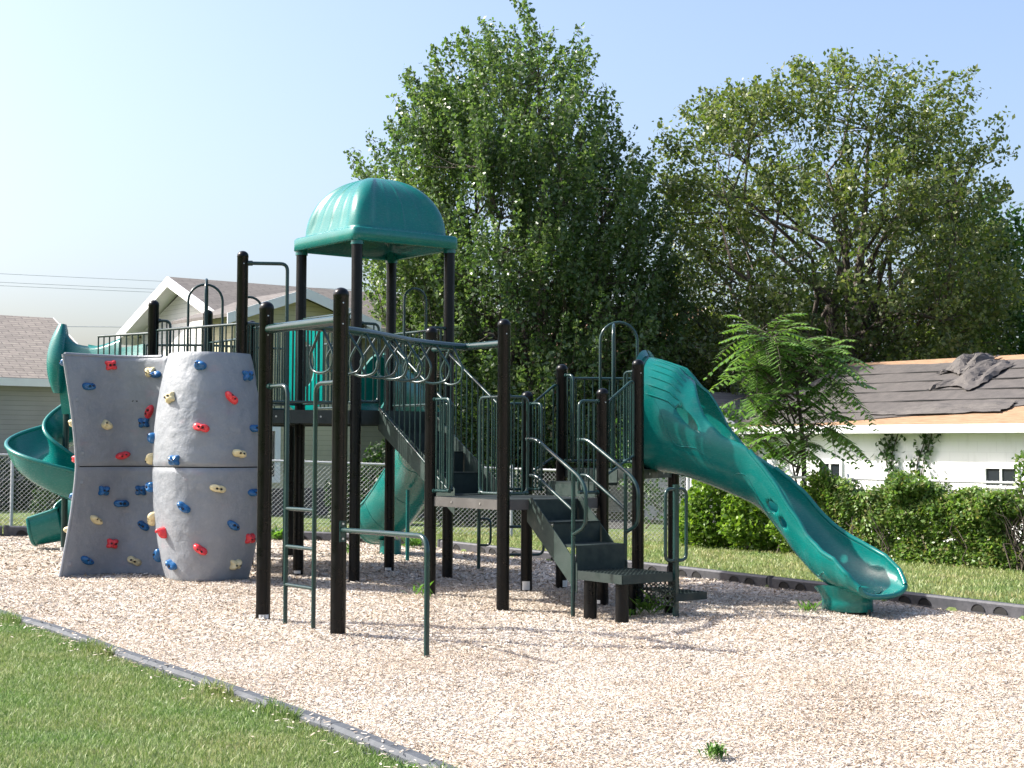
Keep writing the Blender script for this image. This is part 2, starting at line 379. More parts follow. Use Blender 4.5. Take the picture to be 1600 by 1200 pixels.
av = []  # dark ground strip added behind the fence; house shade put into its colour
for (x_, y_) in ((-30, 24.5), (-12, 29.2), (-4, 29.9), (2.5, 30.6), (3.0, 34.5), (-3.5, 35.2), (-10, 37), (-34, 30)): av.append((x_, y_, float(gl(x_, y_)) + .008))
mb_ = bpy.data.meshes.new('yard_shade_strip'); mb_.from_pydata(av, [], [tuple(range(len(av)))]); t = NT('shaded_yard_ground'); v = t.coord()
mb_.materials.append(t.done(t.ramp(t.noise(v, 3, 7, .7), [(.3, (.035, .035, .034)), (.7, (.075, .072, .068))]), .9)); oa = bpy.data.objects.new('yard_shade_strip', mb_); col.objects.link(oa); tag(oa, kind='structure')
def scatter_chips(n, box, L, W, seed):
    g = np.random.default_rng(seed); x = g.uniform(box[0], box[1], n); y = g.uniform(box[2], box[3], n)
    k = in_poly(x, y) & (dist_poly(x, y) > .03)
    k &= np.abs(x) < y * .36 + 2.6
    x, y = x[k], y[k]; n = len(x); z = gm(x, y) + g.uniform(.001, .013, n)
    a = g.uniform(0, 2 * np.pi, n); l = L * g.uniform(.35, 1.3, n); w = W * g.uniform(.4, 1.35, n)
    ti = g.normal(0, .32, n); tw = g.normal(0, .35, n)
    dx = np.stack([np.cos(a) * np.cos(ti), np.sin(a) * np.cos(ti), np.sin(ti)], 1)
    dy = np.stack([-np.sin(a) * np.cos(tw), np.cos(a) * np.cos(tw), np.sin(tw)], 1)
    c = np.stack([x, y, z], 1); l = l[:, None] / 2; w = w[:, None] / 2
    sk = g.uniform(.3, 1, (n, 1))
    V = np.stack([c - dx * l - dy * w * sk, c + dx * l - dy * w, c + dx * l * .9 + dy * w * sk, c - dx * l + dy * w], 1).reshape(-1, 3)
    return V
def spill(n, seed):
    g = np.random.default_rng(seed); sg_ = g.integers(1, 8, n); a = BED[sg_]; b = BED[sg_ + 1]; p = a + (b - a) * g.uniform(0, 1, (n, 1)); nn = np.stack([(b - a)[:, 1], -(b - a)[:, 0]], 1); nn /= np.linalg.norm(nn, axis=1)[:, None]
    flip = in_poly(p[:, 0] + nn[:, 0] * .1, p[:, 1] + nn[:, 1] * .1); nn[flip] *= -1; p = p + nn * (np.abs(g.normal(0, .16, n)) + .0)[:, None]; z = gl(p[:, 0], p[:, 1]) + g.uniform(.03, .055, n)
    on = dist_poly(p[:, 0], p[:, 1]) < .05; z = np.where(on, gbase(p[:, 0], p[:, 1]) + .083, z); th = g.uniform(0, 6.28, n); c = np.stack([p[:, 0], p[:, 1], z], 1)
    d = np.stack([np.cos(th), np.sin(th), g.normal(0, .15, n)], 1) * .014 * g.uniform(.5, 1.4, (n, 1)); e = np.stack([-np.sin(th), np.cos(th), g.normal(0, .15, n)], 1) * .0045
    return np.stack([c - d - e, c + d - e, c + d + e, c - d + e], 1).reshape(-1, 3)
Vs = np.concatenate([spill(600, 77), scatter_chips(360000, (-5.5, 6.8, 6.0, 11.5), .024, .0065, 1), scatter_chips(215000, (-8, 7.5, 11.5, 17), .033, .010, 2), scatter_chips(90000, (-10, 6, 17, 25.3), .055, .018, 3)])
F = np.arange(len(Vs)).reshape(-1, 4)
o = fast_mesh('wood_chips', Vs, F, M['chip']); tag(o, kind='stuff')

def scatter_blades(x, y, h, w, seed, zf=gl):
    g = np.random.default_rng(seed); n = len(x); z = zf(x, y) - .005
    a = g.uniform(0, 2 * np.pi, n); H = h * g.uniform(.5, 1.35, n); lean = g.uniform(.1, 1.0, n) * H; la = g.uniform(0, 2 * np.pi, n)
    wx = np.cos(a) * w / 2; wy = np.sin(a) * w / 2; b = np.stack([x, y, z], 1)
    W3 = np.stack([wx, wy, 0 * wx], 1); mid = b + np.stack([np.cos(la) * lean * .35, np.sin(la) * lean * .35, H * .6], 1)
    tip = b + np.stack([np.cos(la) * lean, np.sin(la) * lean, H], 1)
    return np.stack([b - W3, b + W3, mid + W3 * .8, mid - W3 * .8], 1).reshape(-1, 3), np.stack([mid - W3 * .8, mid + W3 * .8, tip + W3 * .1, tip - W3 * .1], 1).reshape(-1, 3)
def blades_obj(name, sets, mat):
    vs = []
    fs = []; o_ = 0
    for (A, B) in sets:
        n = len(A) // 4
        A = A.reshape(n, 4, 3); B = B.reshape(n, 4, 3)
        Vv = np.concatenate([A, B[:, 2:4]], 1).reshape(-1, 3)   # 6 verts: b-,b+,m+,m-,t+,t-
        base = np.arange(n)[:, None] * 6 + o_
        fs.append(np.concatenate([base + np.array([[0, 1, 2, 3]]), base + np.array([[3, 2, 4, 5]])], 0)); vs.append(Vv); o_ += n * 6
    o = fast_mesh(name, np.concatenate(vs), np.concatenate(fs), mat); tag(o, kind='stuff'); return o
g = np.random.default_rng(5); n = 620000
x = g.uniform(-8.6, 1.2, n); y = g.uniform(5.4, 15.2, n)
k = (~in_poly(x, y)) & (dist_poly(x, y) > .05) & (x > -y * .345 - .7 - 2.2 * g.uniform(0, 1, n) ** 2) & (x < 1.2); x, y = x[k], y[k]
# long tufts hanging over the edging
n2 = 5000; t_ = g.uniform(0, 1, n2); seg = g.integers(2, 7, n2); A_ = BED[seg]; B_ = BED[seg + 1]; px = A_ + (B_ - A_) * t_[:, None]
nrm = np.stack([-(B_ - A_)[:, 1], (B_ - A_)[:, 0]], 1); nrm /= np.linalg.norm(nrm, axis=1)[:, None]; off = np.abs(g.normal(.07, .06, n2)); off = np.maximum(off, .062)
side = np.where(in_poly(px[:, 0] + nrm[:, 0] * .1, px[:, 1] + nrm[:, 1] * .1), -1, 1); px = px + nrm * (side * off)[:, None]
clump = (np.sin(px[:, 1] * 3.1) + np.sin(px[:, 1] * 7.7 + 1)) > .75; px = px[clump]
blades_obj('short_grass', [scatter_blades(x, y, .029, .0048, 6), scatter_blades(px[:, 0], px[:, 1], .075, .007, 8)], M['blade'])
n = 260000; x = g.uniform(-13, 12, n); y = g.uniform(11, 31, n)
k = (y < 29.0) | (x > 3.2); x, y = x[k], y[k]
k = (~in_poly(x, y)) & (dist_poly(x, y) > .06) & (np.abs(x) < y * .36 + 2.4) & (y < 32); k &= ~((x < -3) & (y < 20)); x, y = x[k], y[k]
blades_obj('sunlit_grass', [scatter_blades(x, y, .05, .013, 9)], M['blade_far'])

# ------------------------------------------------------------------ border timbers round the bed
def border(a, b, h, w, mat, label, grp, zoff=0., caps=True, n_arch=3, ga=.012):
    a = Vector((a[0], a[1], 0)); b = Vector((b[0], b[1], 0)); d = (b - a).normalized(); nn = Vector((-d.y, d.x, 0))
    m_ = (a + b) / 2
    if not in_poly([m_.x + nn.x * .2], [m_.y + nn.y * .2])[0]: nn = -nn
    za = float(gbase(a.x, a.y)); zb = float(gbase(b.x, b.y)); L = (b - a).length
    mb = MB()
    # top edge bevelled section swept, with round drain scoops let into the inner face
    def pt(s, off, z): q = a + d * s; return q + nn * off + Z * (za + (zb - za) * s / L + zoff + z)
    prof = [(w / 2, -.25), (w / 2, h - .02), (w / 2 - .02, h), (-w / 2 + .02, h), (-w / 2, h - .02), (-w / 2, -.25)]
    rows = [[pt(s, *q) for q in prof] for s in (ga, L - ga)]
    mb.grid(rows, 0, False); mb.add(rows[0], [(0, 1, 2, 3, 4, 5)]); mb.add(rows[1], [(5, 4, 3, 2, 1, 0)])
    if n_arch:
        for s in (.16, .31, .69, .84):
            ring = [pt(L * s + .085 * math.cos(t_), w / 2 + .003, .02 + .075 * math.sin(t_)) for t_ in np.linspace(0, math.pi, 10)]
            mb.add(ring, [tuple(range(10))], 1)
            for k in range(9):
                q0, q1 = ring[k], ring[k + 1]; mb.add([q0, q1, q1 + nn * .008, q0 + nn * .008], [(0, 1, 2, 3)], 0)
        mb.tube([pt(L - .05, w / 2 - .02, -.2), pt(L - .05, w / 2 - .02, h + .012)], .035, 8)
    o = mb.build('border_timber', [mat, M['black']], None, (m_.x, m_.y, (za + zb) / 2))
    tag(o, label, 'border timber', grp); return o
def along(pts, L):
    P = [np.array(p, float) for p in pts]; out = [P[0]]; i = 0; cur = P[0]; rem = L
    while i < len(P) - 1:
        d = np.linalg.norm(P[i + 1] - cur)
        if d < rem - 1e-9: rem -= d; cur = P[i + 1]; i += 1
        else: cur = cur + (P[i + 1] - cur) / d * rem; out.append(cur); rem = L
    out.append(P[-1]); return out
far_labels = ['black border timber cut off by the right edge of the photo',
              'black scooped border timber just right of the tip of the wave slide',
              'black border timber whose middle is hidden by the foot of the wave slide',
              'black border timber between the handhold pole and the wave slide foot',
              'black border timber seen behind the two posts of the small triangular deck',
              'black border timber seen under the lower deck behind the front stair',
              'black border timber seen behind the low handhold pole under the lower deck']
bp = [(6.09, 13.35), (5.06, 14.84), (2.2, 19.07), (-1.2, 23.8)]
sg = along(bp, 1.80)
for i in range(len(sg) - 2 if np.linalg.norm(sg[-1] - sg[-2]) < .5 else len(sg) - 1):
    border(sg[i], sg[i + 1], .13, .11, M['timber'], far_labels[min(i, 6)], 'black border timbers along the far side of the play bed')
lab2 = ['black border timber at the far corner of the bed, right of the curved slide exit', 'black border timber behind the curved slide exit and its support pole', 'black border timber seen between the ladder posts of the overhead ladder',
        'black border timber just right of the grey climbing wall', 'black border timber hidden mostly behind the grey climbing wall', 'black border timber behind the spiral slide exit at the left', 'black border timber at the left edge of the photo in front of the chain link fence', 'black border timber beyond the left edge of the photo']
sg2 = along([(-1.2, 23.8), (-4.0, 25.1), (-8.0, 24.25), (-9.8, 23.6)], 1.83)
for i in range(len(sg2) - 1):
    border(sg2[i], sg2[i + 1], .16, .11, M['timber'], lab2[min(i, 7)], 'black border timbers along the far side of the play bed')
lab3 = ['grey edging timber wholly left of the photo frame', 'grey edging timber at the left edge of the photo between lawn and wood chips', 'grey edging timber second from the left edge along the near lawn', 'grey edging timber in the middle of the near lawn edge, grass hanging over it',
        'grey edging timber third from the bottom edge beside the near lawn', 'grey edging timber next to last before the bottom edge of the photo', 'grey edging timber cut off by the bottom edge of the photo']
sg3 = along([tuple(p) for p in BED[1:9]], 1.55)
for i in range(len(sg3) - 1):
    a_, b_ = sg3[i], sg3[i + 1]
    if b_[1] < 5.4: break
    border(a_, b_, .065, .10, M['timber_near'], lab3[min(i, 6)], 'grey edging timbers between near lawn and wood chips', 0.012, True, 0, .003)

# ------------------------------------------------------------------ PLAY STRUCTURE (one connected thing)
PS = empty('play_structure', (-.5, 17.0, 0))
tag(PS, 'large playground climber with teal domed roof, teal slides, black posts and grey climbing walls', 'play structure')
pt_ = dict(E=(-2.56, 18.20), F=(-1.78, 17.17), G=(-1.53, 18.97), H=(-.755, 17.94), D=(-.855, 15.93), C=(-.08, 14.90), I=(.17, 16.70), K=(.945, 15.67),
           J=(.563, 16.99), L=(1.337, 15.97), M=(1.84, 17.15), A=(-2.16, 13.21), B=(-1.39, 12.19), P=(-3.06, 17.02), Q=(-4.32, 18.10), E2=(-3.33, 19.20),
           G2=(-2.30, 20.00), G3=(-3.07, 21.03), E3=(-4.10, 20.25), S1=(-5.2, 18.75), S2=(-5.0, 20.3))
PT = {k: Vector((x, y, 0)) for k, (x, y) in pt_.items()}
tops = dict(E=3.95, F=3.95, G=3.95, H=3.95, D=2.82, C=2.82, I=2.17, K=2.17, J=2.49, L=2.49, M=2.49, A=2.82, B=2.84, P=3.76, Q=3.30, E2=3.15, G2=3.15, G3=1.95, E3=3.38, S1=1.95, S2=1.95)
def gz(p): return float(gm(p[0], p[1]))
for k, p in PT.items():
    r_ = .0635; zt = tops[k]; mb = MB(); dome = zt > 2.0 and k not in 'EFGH'
    path = [p + Z * (gz(p) - .3), p + Z * (zt - (.06 if dome else 0))]; rr = [r_, r_]
    if dome:
        for a_ in (20, 40, 58, 74, 86): path.append(p + Z * (zt - .06 + .06 * math.sin(R(a_)))); rr.append((r_ + .003) * math.cos(R(a_)))
        path.insert(1, p + Z * (zt - .075)); rr.insert(1, r_); path[2] = p + Z * (zt - .07); rr[2] = r_ + .003
    mb.tube(path, rr, 20)
    # flutes down the visible sides are real shallow ribs
    for a_ in (0, 90, 180, 270):
        q = Vector((math.cos(R(a_ + 37)), math.sin(R(a_ + 37)), 0)) * (r_ - .001)
        mb.tube([p + q + Z * (gz(p) - .2), p + q + Z * (zt - .1)], .004, 5)
    po = mb.build('post', M['post'], PS)
    if k in 'ABCDIKLP':
        b = MB()
        for zz in ((zt - .13, zt - .30) if k in 'AB' else (zt - .15,)):
            for a_ in (-68,):
                q = Vector((math.cos(R(a_)), math.sin(R(a_)), 0)); c_ = p + q * (r_ + .001) + Z * zz
                b.tube([c_, c_ + q * .005], .0065, 8)
        b.build('bolt', M['bolt'], po)
    if k in 'AIJGEK':
        b = MB(); a0 = {'A': -75, 'I': -95, 'J': -40, 'G': -100, 'E': -95, 'K': -150}[k]; rows = []
        for zz in (gz(p) + .015, gz(p) + {'A': .05, 'I': .11, 'J': .09}.get(k, .05)):
            rows.append([p + Vector((math.cos(R(a_)), math.sin(R(a_)), 0)) * (r_ + .0045) + Z * zz for a_ in np.linspace(a0 - 38, a0 + 38, 8)])
        b.grid(rows, 0, True)
        if k == 'A':
            for a_ in (-14, 8): 
                q = Vector((math.cos(R(a0 + a_)), math.sin(R(a0 + a_)), 0)); b.box(p + q * (r_ + .0055) + Z * (gz(p) + .033), (.004, .004, .03), None, 1)
        b.build('label_sticker', [M['label'], M['black']], po)

# decks: perforated coated steel, holes modelled as dark dimples on the top and open slots in the rim
def deck(keys, z, th, name='deck', mat=None, inset=.02):
    c = sum((PT[k] for k in keys), Vector()) / len(keys)
    poly = [PT[k] + (c - PT[k]).normalized() * inset + Z * z for k in keys]
    mb = MB(); mb.prism(poly, Z * -.02, 1)
    for i in range(len(poly)):
        a, b = poly[i], poly[(i + 1) % len(poly)]; d = (b - a).normalized(); nn = Vector((-d.y, d.x, 0)); L = (b - a).length
        if (c - a).dot(nn) < 0: nn = -nn
        a2, b2 = a + d * .05 + Z * -.002, b - d * .05 + Z * -.002
        mb.prism([a2 - nn * .012, b2 - nn * .012, b2 + nn * .016, a2 + nn * .016], Z * -th, 0)
        for s in (.3, .7):
            q = a + d * L * s - nn * .0125 - Z * th * .5; mb.tube([q, q - nn * .006], .011, 8, 2)
    return mb.build(name, [mat or M['deck'], M['deck'], M['bolt']], PS)
ZU, ZL, ZS = 1.965, 1.03, 1.32
deck(['D', 'C', 'K', 'I'], ZL, .10, mat=M['deckgrey'])
deck(['J', 'L', 'M'], ZS, .10)
deck(['E', 'F', 'H', 'G'], ZU, .16); deck(['E', 'P', 'F'], ZU - .004, .15); deck(['E', 'G', 'G2', 'E2'], ZU - .003, .15)
deck(['P', 'E', 'E2', 'Q'], ZU - .006, .14); deck(['E2', 'G2', 'G3', 'E3'], ZU - .007, .14); deck(['Q', 'E2', 'E3'], ZU - .009, .14); deck(['Q', 'E3', 'S2', 'S1'], ZU - .011, .14)

# barriers
def barrier(p0, p1, zb0, zt0, zb1=None, zt1=None, name='barrier', r=.016, sp=.10, rb=.0095, ends=True, off0=.065, off1=.065):
    zb1 = zb0 if zb1 is None else zb1; zt1 = zt0 if zt1 is None else zt1
    p0 = Vector(p0); p1 = Vector(p1); L = (p1 - p0).length; d = (p1 - p0) / L; mb = MB()
    A0, B0 = p0 + d * off0, p1 - d * off1; f = lambda q, a, b: a + (b - a) * ((q - p0).length / L)
    mb.tube([A0 + Z * f(A0, zt0, zt1), B0 + Z * f(B0, zt0, zt1)], r, 8); mb.tube([A0 + Z * f(A0, zb0, zb1), B0 + Z * f(B0, zb0, zb1)], r, 8)
    n = max(1, int(round((B0 - A0).length / sp)))
    for k in range(0 if ends else 1, n + (1 if ends else 0)):
        q = A0 + (B0 - A0) * (k / n); mb.tube([q + Z * f(q, zb0, zb1), q + Z * f(q, zt0, zt1)], rb, 6, cap=False)
    return mb.build(name, M['rail'], PS)
def panel(p, d, L, zb, zt, nb=3, name='barrier', open_low=False, r=.016):
    """hand panel fixed to a post: U-shaped tube with uprights inside"""
    p = Vector(p); d = Vector(d).normalized(); a = p + d * .055; mb = MB()
    mb.tube(bend([a + Z * zt, p + d * L + Z * zt, p + d * L + Z * zb, a + Z * zb], .07), r, 8)
    mb.tube([a + Z * zt, a + d * .03 + Z * zt], .024, 8); mb.tube([a + Z * zb, a + d * .03 + Z * zb], .024, 8)
    mb.tube([p + d * L + Z * (zb + .005), p + d * (L - .035) + Z * (zb + .005)], .022, 8)
    for k in range(nb):
        q = p + d * (.075 + (L - .09) * (k + .5) / (nb)); mb.tube([q + Z * zb, q + Z * zt], .0095, 6, cap=False)
    return mb.build(name, M['rail'], PS)
# lower deck
panel(PT['D'], N, .36, 1.09, 2.05, 4); panel(PT['C'], -N, .40, 1.09, 2.05, 4)
panel(PT['C'], U, .30, 1.09, 2.05, 2); panel(PT['K'], -U, .32, 1.09, 2.03, 3)
panel(PT['I'], N, .26, 1.09, 2.03, 3); panel(PT['I'], -U, .28, 1.09, 2.03, 2); panel(PT['D'], U, .28, 1.09, 2.03, 2)
def loop_panel(a, b, za, zb_, zt0, zt1):
    a = Vector(a); b = Vector(b); d = (b - a).normalized(); L = (b - a).length; mb = MB()
    mb.tube(bend([a + d * .06 + Z * za, a + d * .06 + Z * zt0, b - d * .06 + Z * zt1, b - d * .06 + Z * zb_], .08), .015, 8)
    for k in (1, 2, 3): q = a + d * L * k / 4; mb.tube([q + Z * (za + (zb_ - za) * k / 4), q + Z * (zt0 + (zt1 - zt0) * k / 4)], .0095, 6)
    mb.tube([a + d * .06 + Z * (za + .02), b - d * .06 + Z * (zb_ + .02)], .014, 8)
    mb.build('barrier', M['rail'], PS)
loop_panel(PT['I'], PT['J'], 1.25, 1.45, 2.02, 2.28); loop_panel(PT['K'], PT['L'], 1.25, 1.45, 2.02, 2.28)
panel(PT['J'], N, .20, 1.40, 2.36, 2); panel(PT['L'], -N, .22, 1.40, 2.36, 2)
barrier(PT['J'], PT['M'], 1.40, 2.33)
# step up to the small deck
mb = MB(); c_ = (PT['I'] + PT['K'] + PT['J'] + PT['L']) / 4
mb.box(c_ + Z * 1.165, (.30, .84, .03), UN, 0); mb.box(c_ - U * .15 + Z * 1.09, (.012, .84, .125), UN, 1); mb.box(c_ + U * .155 + Z * 1.24, (.012, .84, .15), UN, 1)
mb.build('step', [M['stair'], M['stringer']], PS)

# arches (overhead hand loops)
def arch(c, d, w, z0, z1, r=.016):
    c = Vector(c); d = Vector(d).normalized(); mb = MB(); pts = [c - d * w / 2 + Z * z0]
    zc = z1 - w / 2
    for a_ in np.linspace(180, 0, 13): pts.append(c + d * (w / 2) * math.cos(R(a_)) + Z * (zc + (w / 2) * math.sin(R(a_))))
    pts.append(c + d * w / 2 + Z * z0); mb.tube(pts, r, 8)
    return mb.build('hand_arch', M['rail'], PS)
mJM = (PT['J'] + PT['M']) / 2
arch((1.20, 16.93, 0), (1, .08, 0), .42, 1.36, 2.96); arch((1.13, 16.75, 0), (.1, 1, 0), .42, 1.36, 2.92)
arch((-3.83, 18.75, 0), (.98, .2, 0), .42, 2.0, 3.56); arch((-3.85, 18.9, 0), (-.16, 1, 0), .44, 2.0, 3.64)
arch((-1.20, 18.55, 0), (.85, .5, 0), .30, 2.0, 3.50)
arch((-3.20, 18.3, 0), (.95, .3, 0), .30, 2.0, 3.36)
# upper decks
barrier(PT['E'], PT['P'], 2.05, 2.95, sp=.11); barrier(PT['P'], PT['F'], 2.05, 2.93, sp=.11, off1=.09)
barrier(PT['P'], PT['Q'], 2.06, 2.93, sp=.11); barrier(PT['Q'], PT['S1'], 2.06, 2.90, sp=.11); barrier(PT['E3'], PT['G3'], 2.06, 2.90, sp=.11)
barrier(PT['E2'], PT['E3'], 2.06, 2.93, sp=.11); barrier(PT['G2'], PT['G3'], 2.06, 2.92, sp=.11)
barrier(PT['G'], PT['H'], 2.06, 2.96, sp=.10); barrier(PT['E3'], PT['S2'], 2.06, 2.9, sp=.11)
panel(PT['F'], U, .30, 2.06, 2.96, 2); panel(PT['H'], -U, .30, 2.06, 2.96, 2)
panel(PT['Q'], U + N * .6, .2, 2.06, 3.05, 2)
barrier(PT['E'], PT['E2'], 2.06, 3.05, sp=.11); barrier(PT['F'], PT['E'], 2.055, 3.08, sp=.10)
# grab bar from the tall post, running down as a sliding pole
mb = MB(); p = PT['P']; q = p + Vector((.50, .05, 0))
mb.tube(bend([p + Vector((.06, 0, 0)) + Z * 3.62, q + Z * 3.62, q + Z * (gz(q) - .2)], .08), .021, 10); mb.tube([p + Vector((.06, 0, 0)) + Z * 3.62, p + Vector((.11, 0, 0)) + Z * 3.62], .03, 10)
mb.build('sliding_pole', M['rail'], PS)

# translucent-looking teal play panel on the back of the roofed deck
mb = MB(); a, b = PT['E2'], PT['G2']; d = (b - a).normalized(); nn = N
w0, w1 = .50, 1.06
outer = [(w0, 2.02), (w1, 2.02), (w1, 3.0), (w1 - .06, 3.12), (w0 + .06, 3.12), (w0, 3.0)]
hole = [(w0 + .14 + .15 + .14 * math.cos(t_), 2.62 + .30 * math.sin(t_)) for t_ in np.linspace(0, 2 * math.pi, 25)[:-1]]
def pp(q, off): return a + d * q[0] + nn * off + Z * q[1]
# build the holed plate as a fan between outer outline and hole
oo = []
for t_ in np.linspace(0, 2 * math.pi, 25)[:-1]:
    cx_, cz_ = w0 + .29, 2.62; dx_, dz_ = math.cos(t_), math.sin(t_)
    s_ = min([(w1 - cx_) / dx_ if dx_ > 1e-6 else 9, (w0 - cx_) / dx_ if dx_ < -1e-6 else 9, (3.12 - cz_) / dz_ if dz_ > 1e-6 else 9, (2.02 - cz_) / dz_ if dz_ < -1e-6 else 9])
    oo.append((cx_ + dx_ * s_, cz_ + dz_ * s_))
for off, fl in ((.012, False), (-.012, True)):
    rows = [[pp(q, off) for q in oo], [pp(q, off) for q in hole]]; mb.grid(rows, 0, False, True, fl)
mb.grid([[pp(q, .012) for q in oo], [pp(q, -.012) for q in oo]], 0, False, True, True); mb.grid([[pp(q, .012) for q in hole], [pp(q, -.012) for q in hole]], 0, True, True)
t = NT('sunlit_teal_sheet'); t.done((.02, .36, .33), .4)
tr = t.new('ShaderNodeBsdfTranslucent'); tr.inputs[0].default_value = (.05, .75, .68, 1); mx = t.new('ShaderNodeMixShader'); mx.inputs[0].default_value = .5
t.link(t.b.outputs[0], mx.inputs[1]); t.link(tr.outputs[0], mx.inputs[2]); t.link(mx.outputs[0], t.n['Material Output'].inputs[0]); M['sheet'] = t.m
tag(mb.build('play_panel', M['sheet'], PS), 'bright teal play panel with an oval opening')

# stairs
def stair(origin, d, w, zs, treads, z_low, closed=True):
    """origin: left start at deck edge, d: way down, w: across (Vector with its width); zs: tread heights; treads: distance of each nosing"""
    root = MB(); wl = w.length; wd = w.normalized(); ax = ((d.x, d.y), (wd.x, wd.y)); o_ = Vector(origin)
    run = treads[-1]; zt = zs[0] + .06; th = .34
    # stringers
    for side in (0, 1):
        b = o_ + wd * (wl * side + (-.012 if side == 0 else .004))
        slope = (zs[0] - zs[-1]) / (treads[-1])
        top = [b + d * -.03 + Z * (zs[0] + .0), b + d * .05 + Z * (zs[0] + .02), b + d * (run + .03) + Z * (zs[-1] + .06), b + d * (run + .03) + Z * (zs[-1] - .22), b + d * -.03 + Z * (zs[0] - .22)]
        root.prism(top, wd * .008, 0)
    st_ = root.build('stair', [M['stringer']], PS)
    prev = 0.
    for i, z in enumerate(zs[1:]):
        s0 = treads[i]; s1 = treads[i + 1] if i + 1 < len(treads) else treads[i]
        mb = MB()
        zprev = zs[i]
        # riser in front of the drop zprev -> z, at distance s0, tread from s0 to s1
        mb.box(o_ + d * (s0 + .005) + wd * wl / 2 + Z * ((zprev + z) / 2 - .004), (.010, wl - .02, zprev - z), ax, 0)
        if s1 > s0:
            mb.box(o_ + d * ((s0 + s1) / 2 + .008) + wd * wl / 2 + Z * (z - .011), (s1 - s0 + .004, wl - .02, .022), ax, 0)
        mb.build('step', M['stair'], st_)
    return st_
o1 = PT['C'] + U * .33; WD = U * .62
stair(o1, N, WD, [ZL, .82, .61, .375], [0.0, .36, .73], 0)
# last riser down to the platform
mb = MB(); mb.box(o1 + N * .735 + U * .31 + Z * .495, (.012, .62, .23), ((N.x, N.y), (U.x, U.y))); mb.build('riser', M['stair'], PS)
o2 = PT['F'] + U * .33
stair(o2, N, U * .64, [ZU, 1.73, 1.50, 1.27, ZL + .01], [0.0, .38, .76, 1.14, 1.5], 0)
# barriers on the upper stair
for k in (.30, 1.0):
    a = PT['F'] + U * k + N * .03; b = PT['F'] + U * k + N * 1.42
    barrier(a, b, 1.99, 2.86, 1.10, 2.0, 'stair_railing', .016, .105, .0095, True, 0, 0)
# handrails on the front stair
for k in (.31, .975):
    b = PT['C'] + U * k; mb = MB(); g_ = gz(b + N * .7) - .15; f = lambda t_, z: b + N * t_ + Z * z
    mb.tube(bend([f(-.02, 1.63), f(.12, 1.63), f(.80, 1.27), f(.90, 1.16), f(.90, .80), f(.72, .72)], .09), .019, 10)
    mb.tube(bend([f(-.02, 1.27), f(.12, 1.27), f(.70, .95)], .06), .016, 8)
    if k < .5: mb.tube([f(.71, g_), f(.71, 1.30)], .021, 10)
    else: mb.tube([f(.71, .30), f(.71, 1.30)], .019, 10)
    mb.tube([f(-.02, 1.63), f(.03, 1.63)], .026, 10)
    mb.build('handrail', M['rail'], PS)

# perforated transfer platform
def perf_plate(mb, o_, a, b, th, mi, holes, hm):
    """plate spanned by vectors a, b from corner o_ with rows of real holes: built as a grid of ringed cells"""
    na, nb = holes
    for i in range(na):
        for j in range(nb):
            c0 = o_ + a * (i / na) + b * (j / nb); ea = a / na; eb = b / nb; cc = c0 + ea / 2 + eb / 2
            sq = []; rg = []
            for t_ in np.linspace(0, 2 * math.pi, 13)[:-1]:
                cx_, cy_ = math.cos(t_), math.sin(t_); s_ = 1 / max(abs(cx_), abs(cy_))
                sq.append(cc + ea * .5 * cx_ * s_ + eb * .5 * cy_ * s_); rg.append(cc + ea * .33 * cx_ + eb * .33 * cy_)
            mb.grid([sq, rg], mi, False, True); nn = a.cross(b).normalized() * th
            mb.grid([rg, [q - nn for q in rg]], mi, False, True)
mb = MB(); c0 = o1 + N * .745 + Z * .372; a = N * .66; b = U * .62
perf_plate(mb, c0, a, b, -.004, 0, (13, 12), None)
for (s, e) in ((c0, c0 + a), (c0 + a, c0 + a + b), (c0 + a + b, c0 + b), (c0 + b, c0)):
    d = (e - s).normalized(); nn = Vector((d.y, -d.x, 0)); cen = c0 + a / 2 + b / 2
    if (cen - s).dot(nn) > 0: nn = -nn
    mb.prism([s + Z * .002, e + Z * .002, e + nn * .008 + Z * .002, s + nn * .008 + Z * .002], Z * -.085, 0)
mb.build('platform', M['stair'], PS)
mb = MB(); c1_ = o1 + U * .66 + N * .745; perf_plate(mb, c1_ + Z * .285, N * .66, Z * -.24, .004, 0, (10, 5), None)
mb.build('perforated_riser', M['stair'], PS)
mb = MB(); c2_ = o1 + U * .665 + N * .745 + Z * .165; perf_plate(mb, c2_, N * .66, U * .40, -.004, 0, (12, 8), None)
mb.prism([c2_ + N * .66, c2_ + N * .66 + U * .4, c2_ + N * .668 + U * .4, c2_ + N * .668], Z * -.07); mb.prism([c2_ + U * .4 - N * .01, c2_ + U * .4 + N * .67, c2_ + U * .408 + N * .67, c2_ + U * .408 - N * .01], Z * -.07)
mb.build('low_step', M['stair'], PS)
for q in (o1 + N * 1.31 + U * .08, o1 + N * .85 + U * .08, o1 + N * .85 + U * .58, o1 + N * 1.0 + U * .98):
    top = .28 if q != o1 + N * 1.0 + U * .98 else .10
    mb = MB(); mb.tube([q + Z * -.4, q + Z * top], .0635, 16); mb.build('platform_leg', M['post'], PS)
def handhold(p, ztop, zlo, zhi, d, half, both=True, r=.03):
    mb = MB(); p = Vector(p); mb.tube([p + Z * (gz(p) - .2), p + Z * ztop], r, 12)
    for s in ((-1, 1) if both else (1,)):
        mb.tube(bend([p + Z * zhi, p + d * s * half + Z * zhi, p + d * s * half + Z * zlo, p + Z * zlo], .07), .0165, 8)
    return mb.build('handhold_pole', M['rail'], PS)
handhold((1.57, 14.42, 0), 1.20, .48, 1.16, U, .135)
handhold((-.42, 19.6, 0), 1.2, .28, .62, Vector((1, -.3, 0)).normalized(), .16, False, .024)
mb = MB(); q = Vector((-.05, 19.0, 0)); d = Vector((1, .1, 0)).normalized()
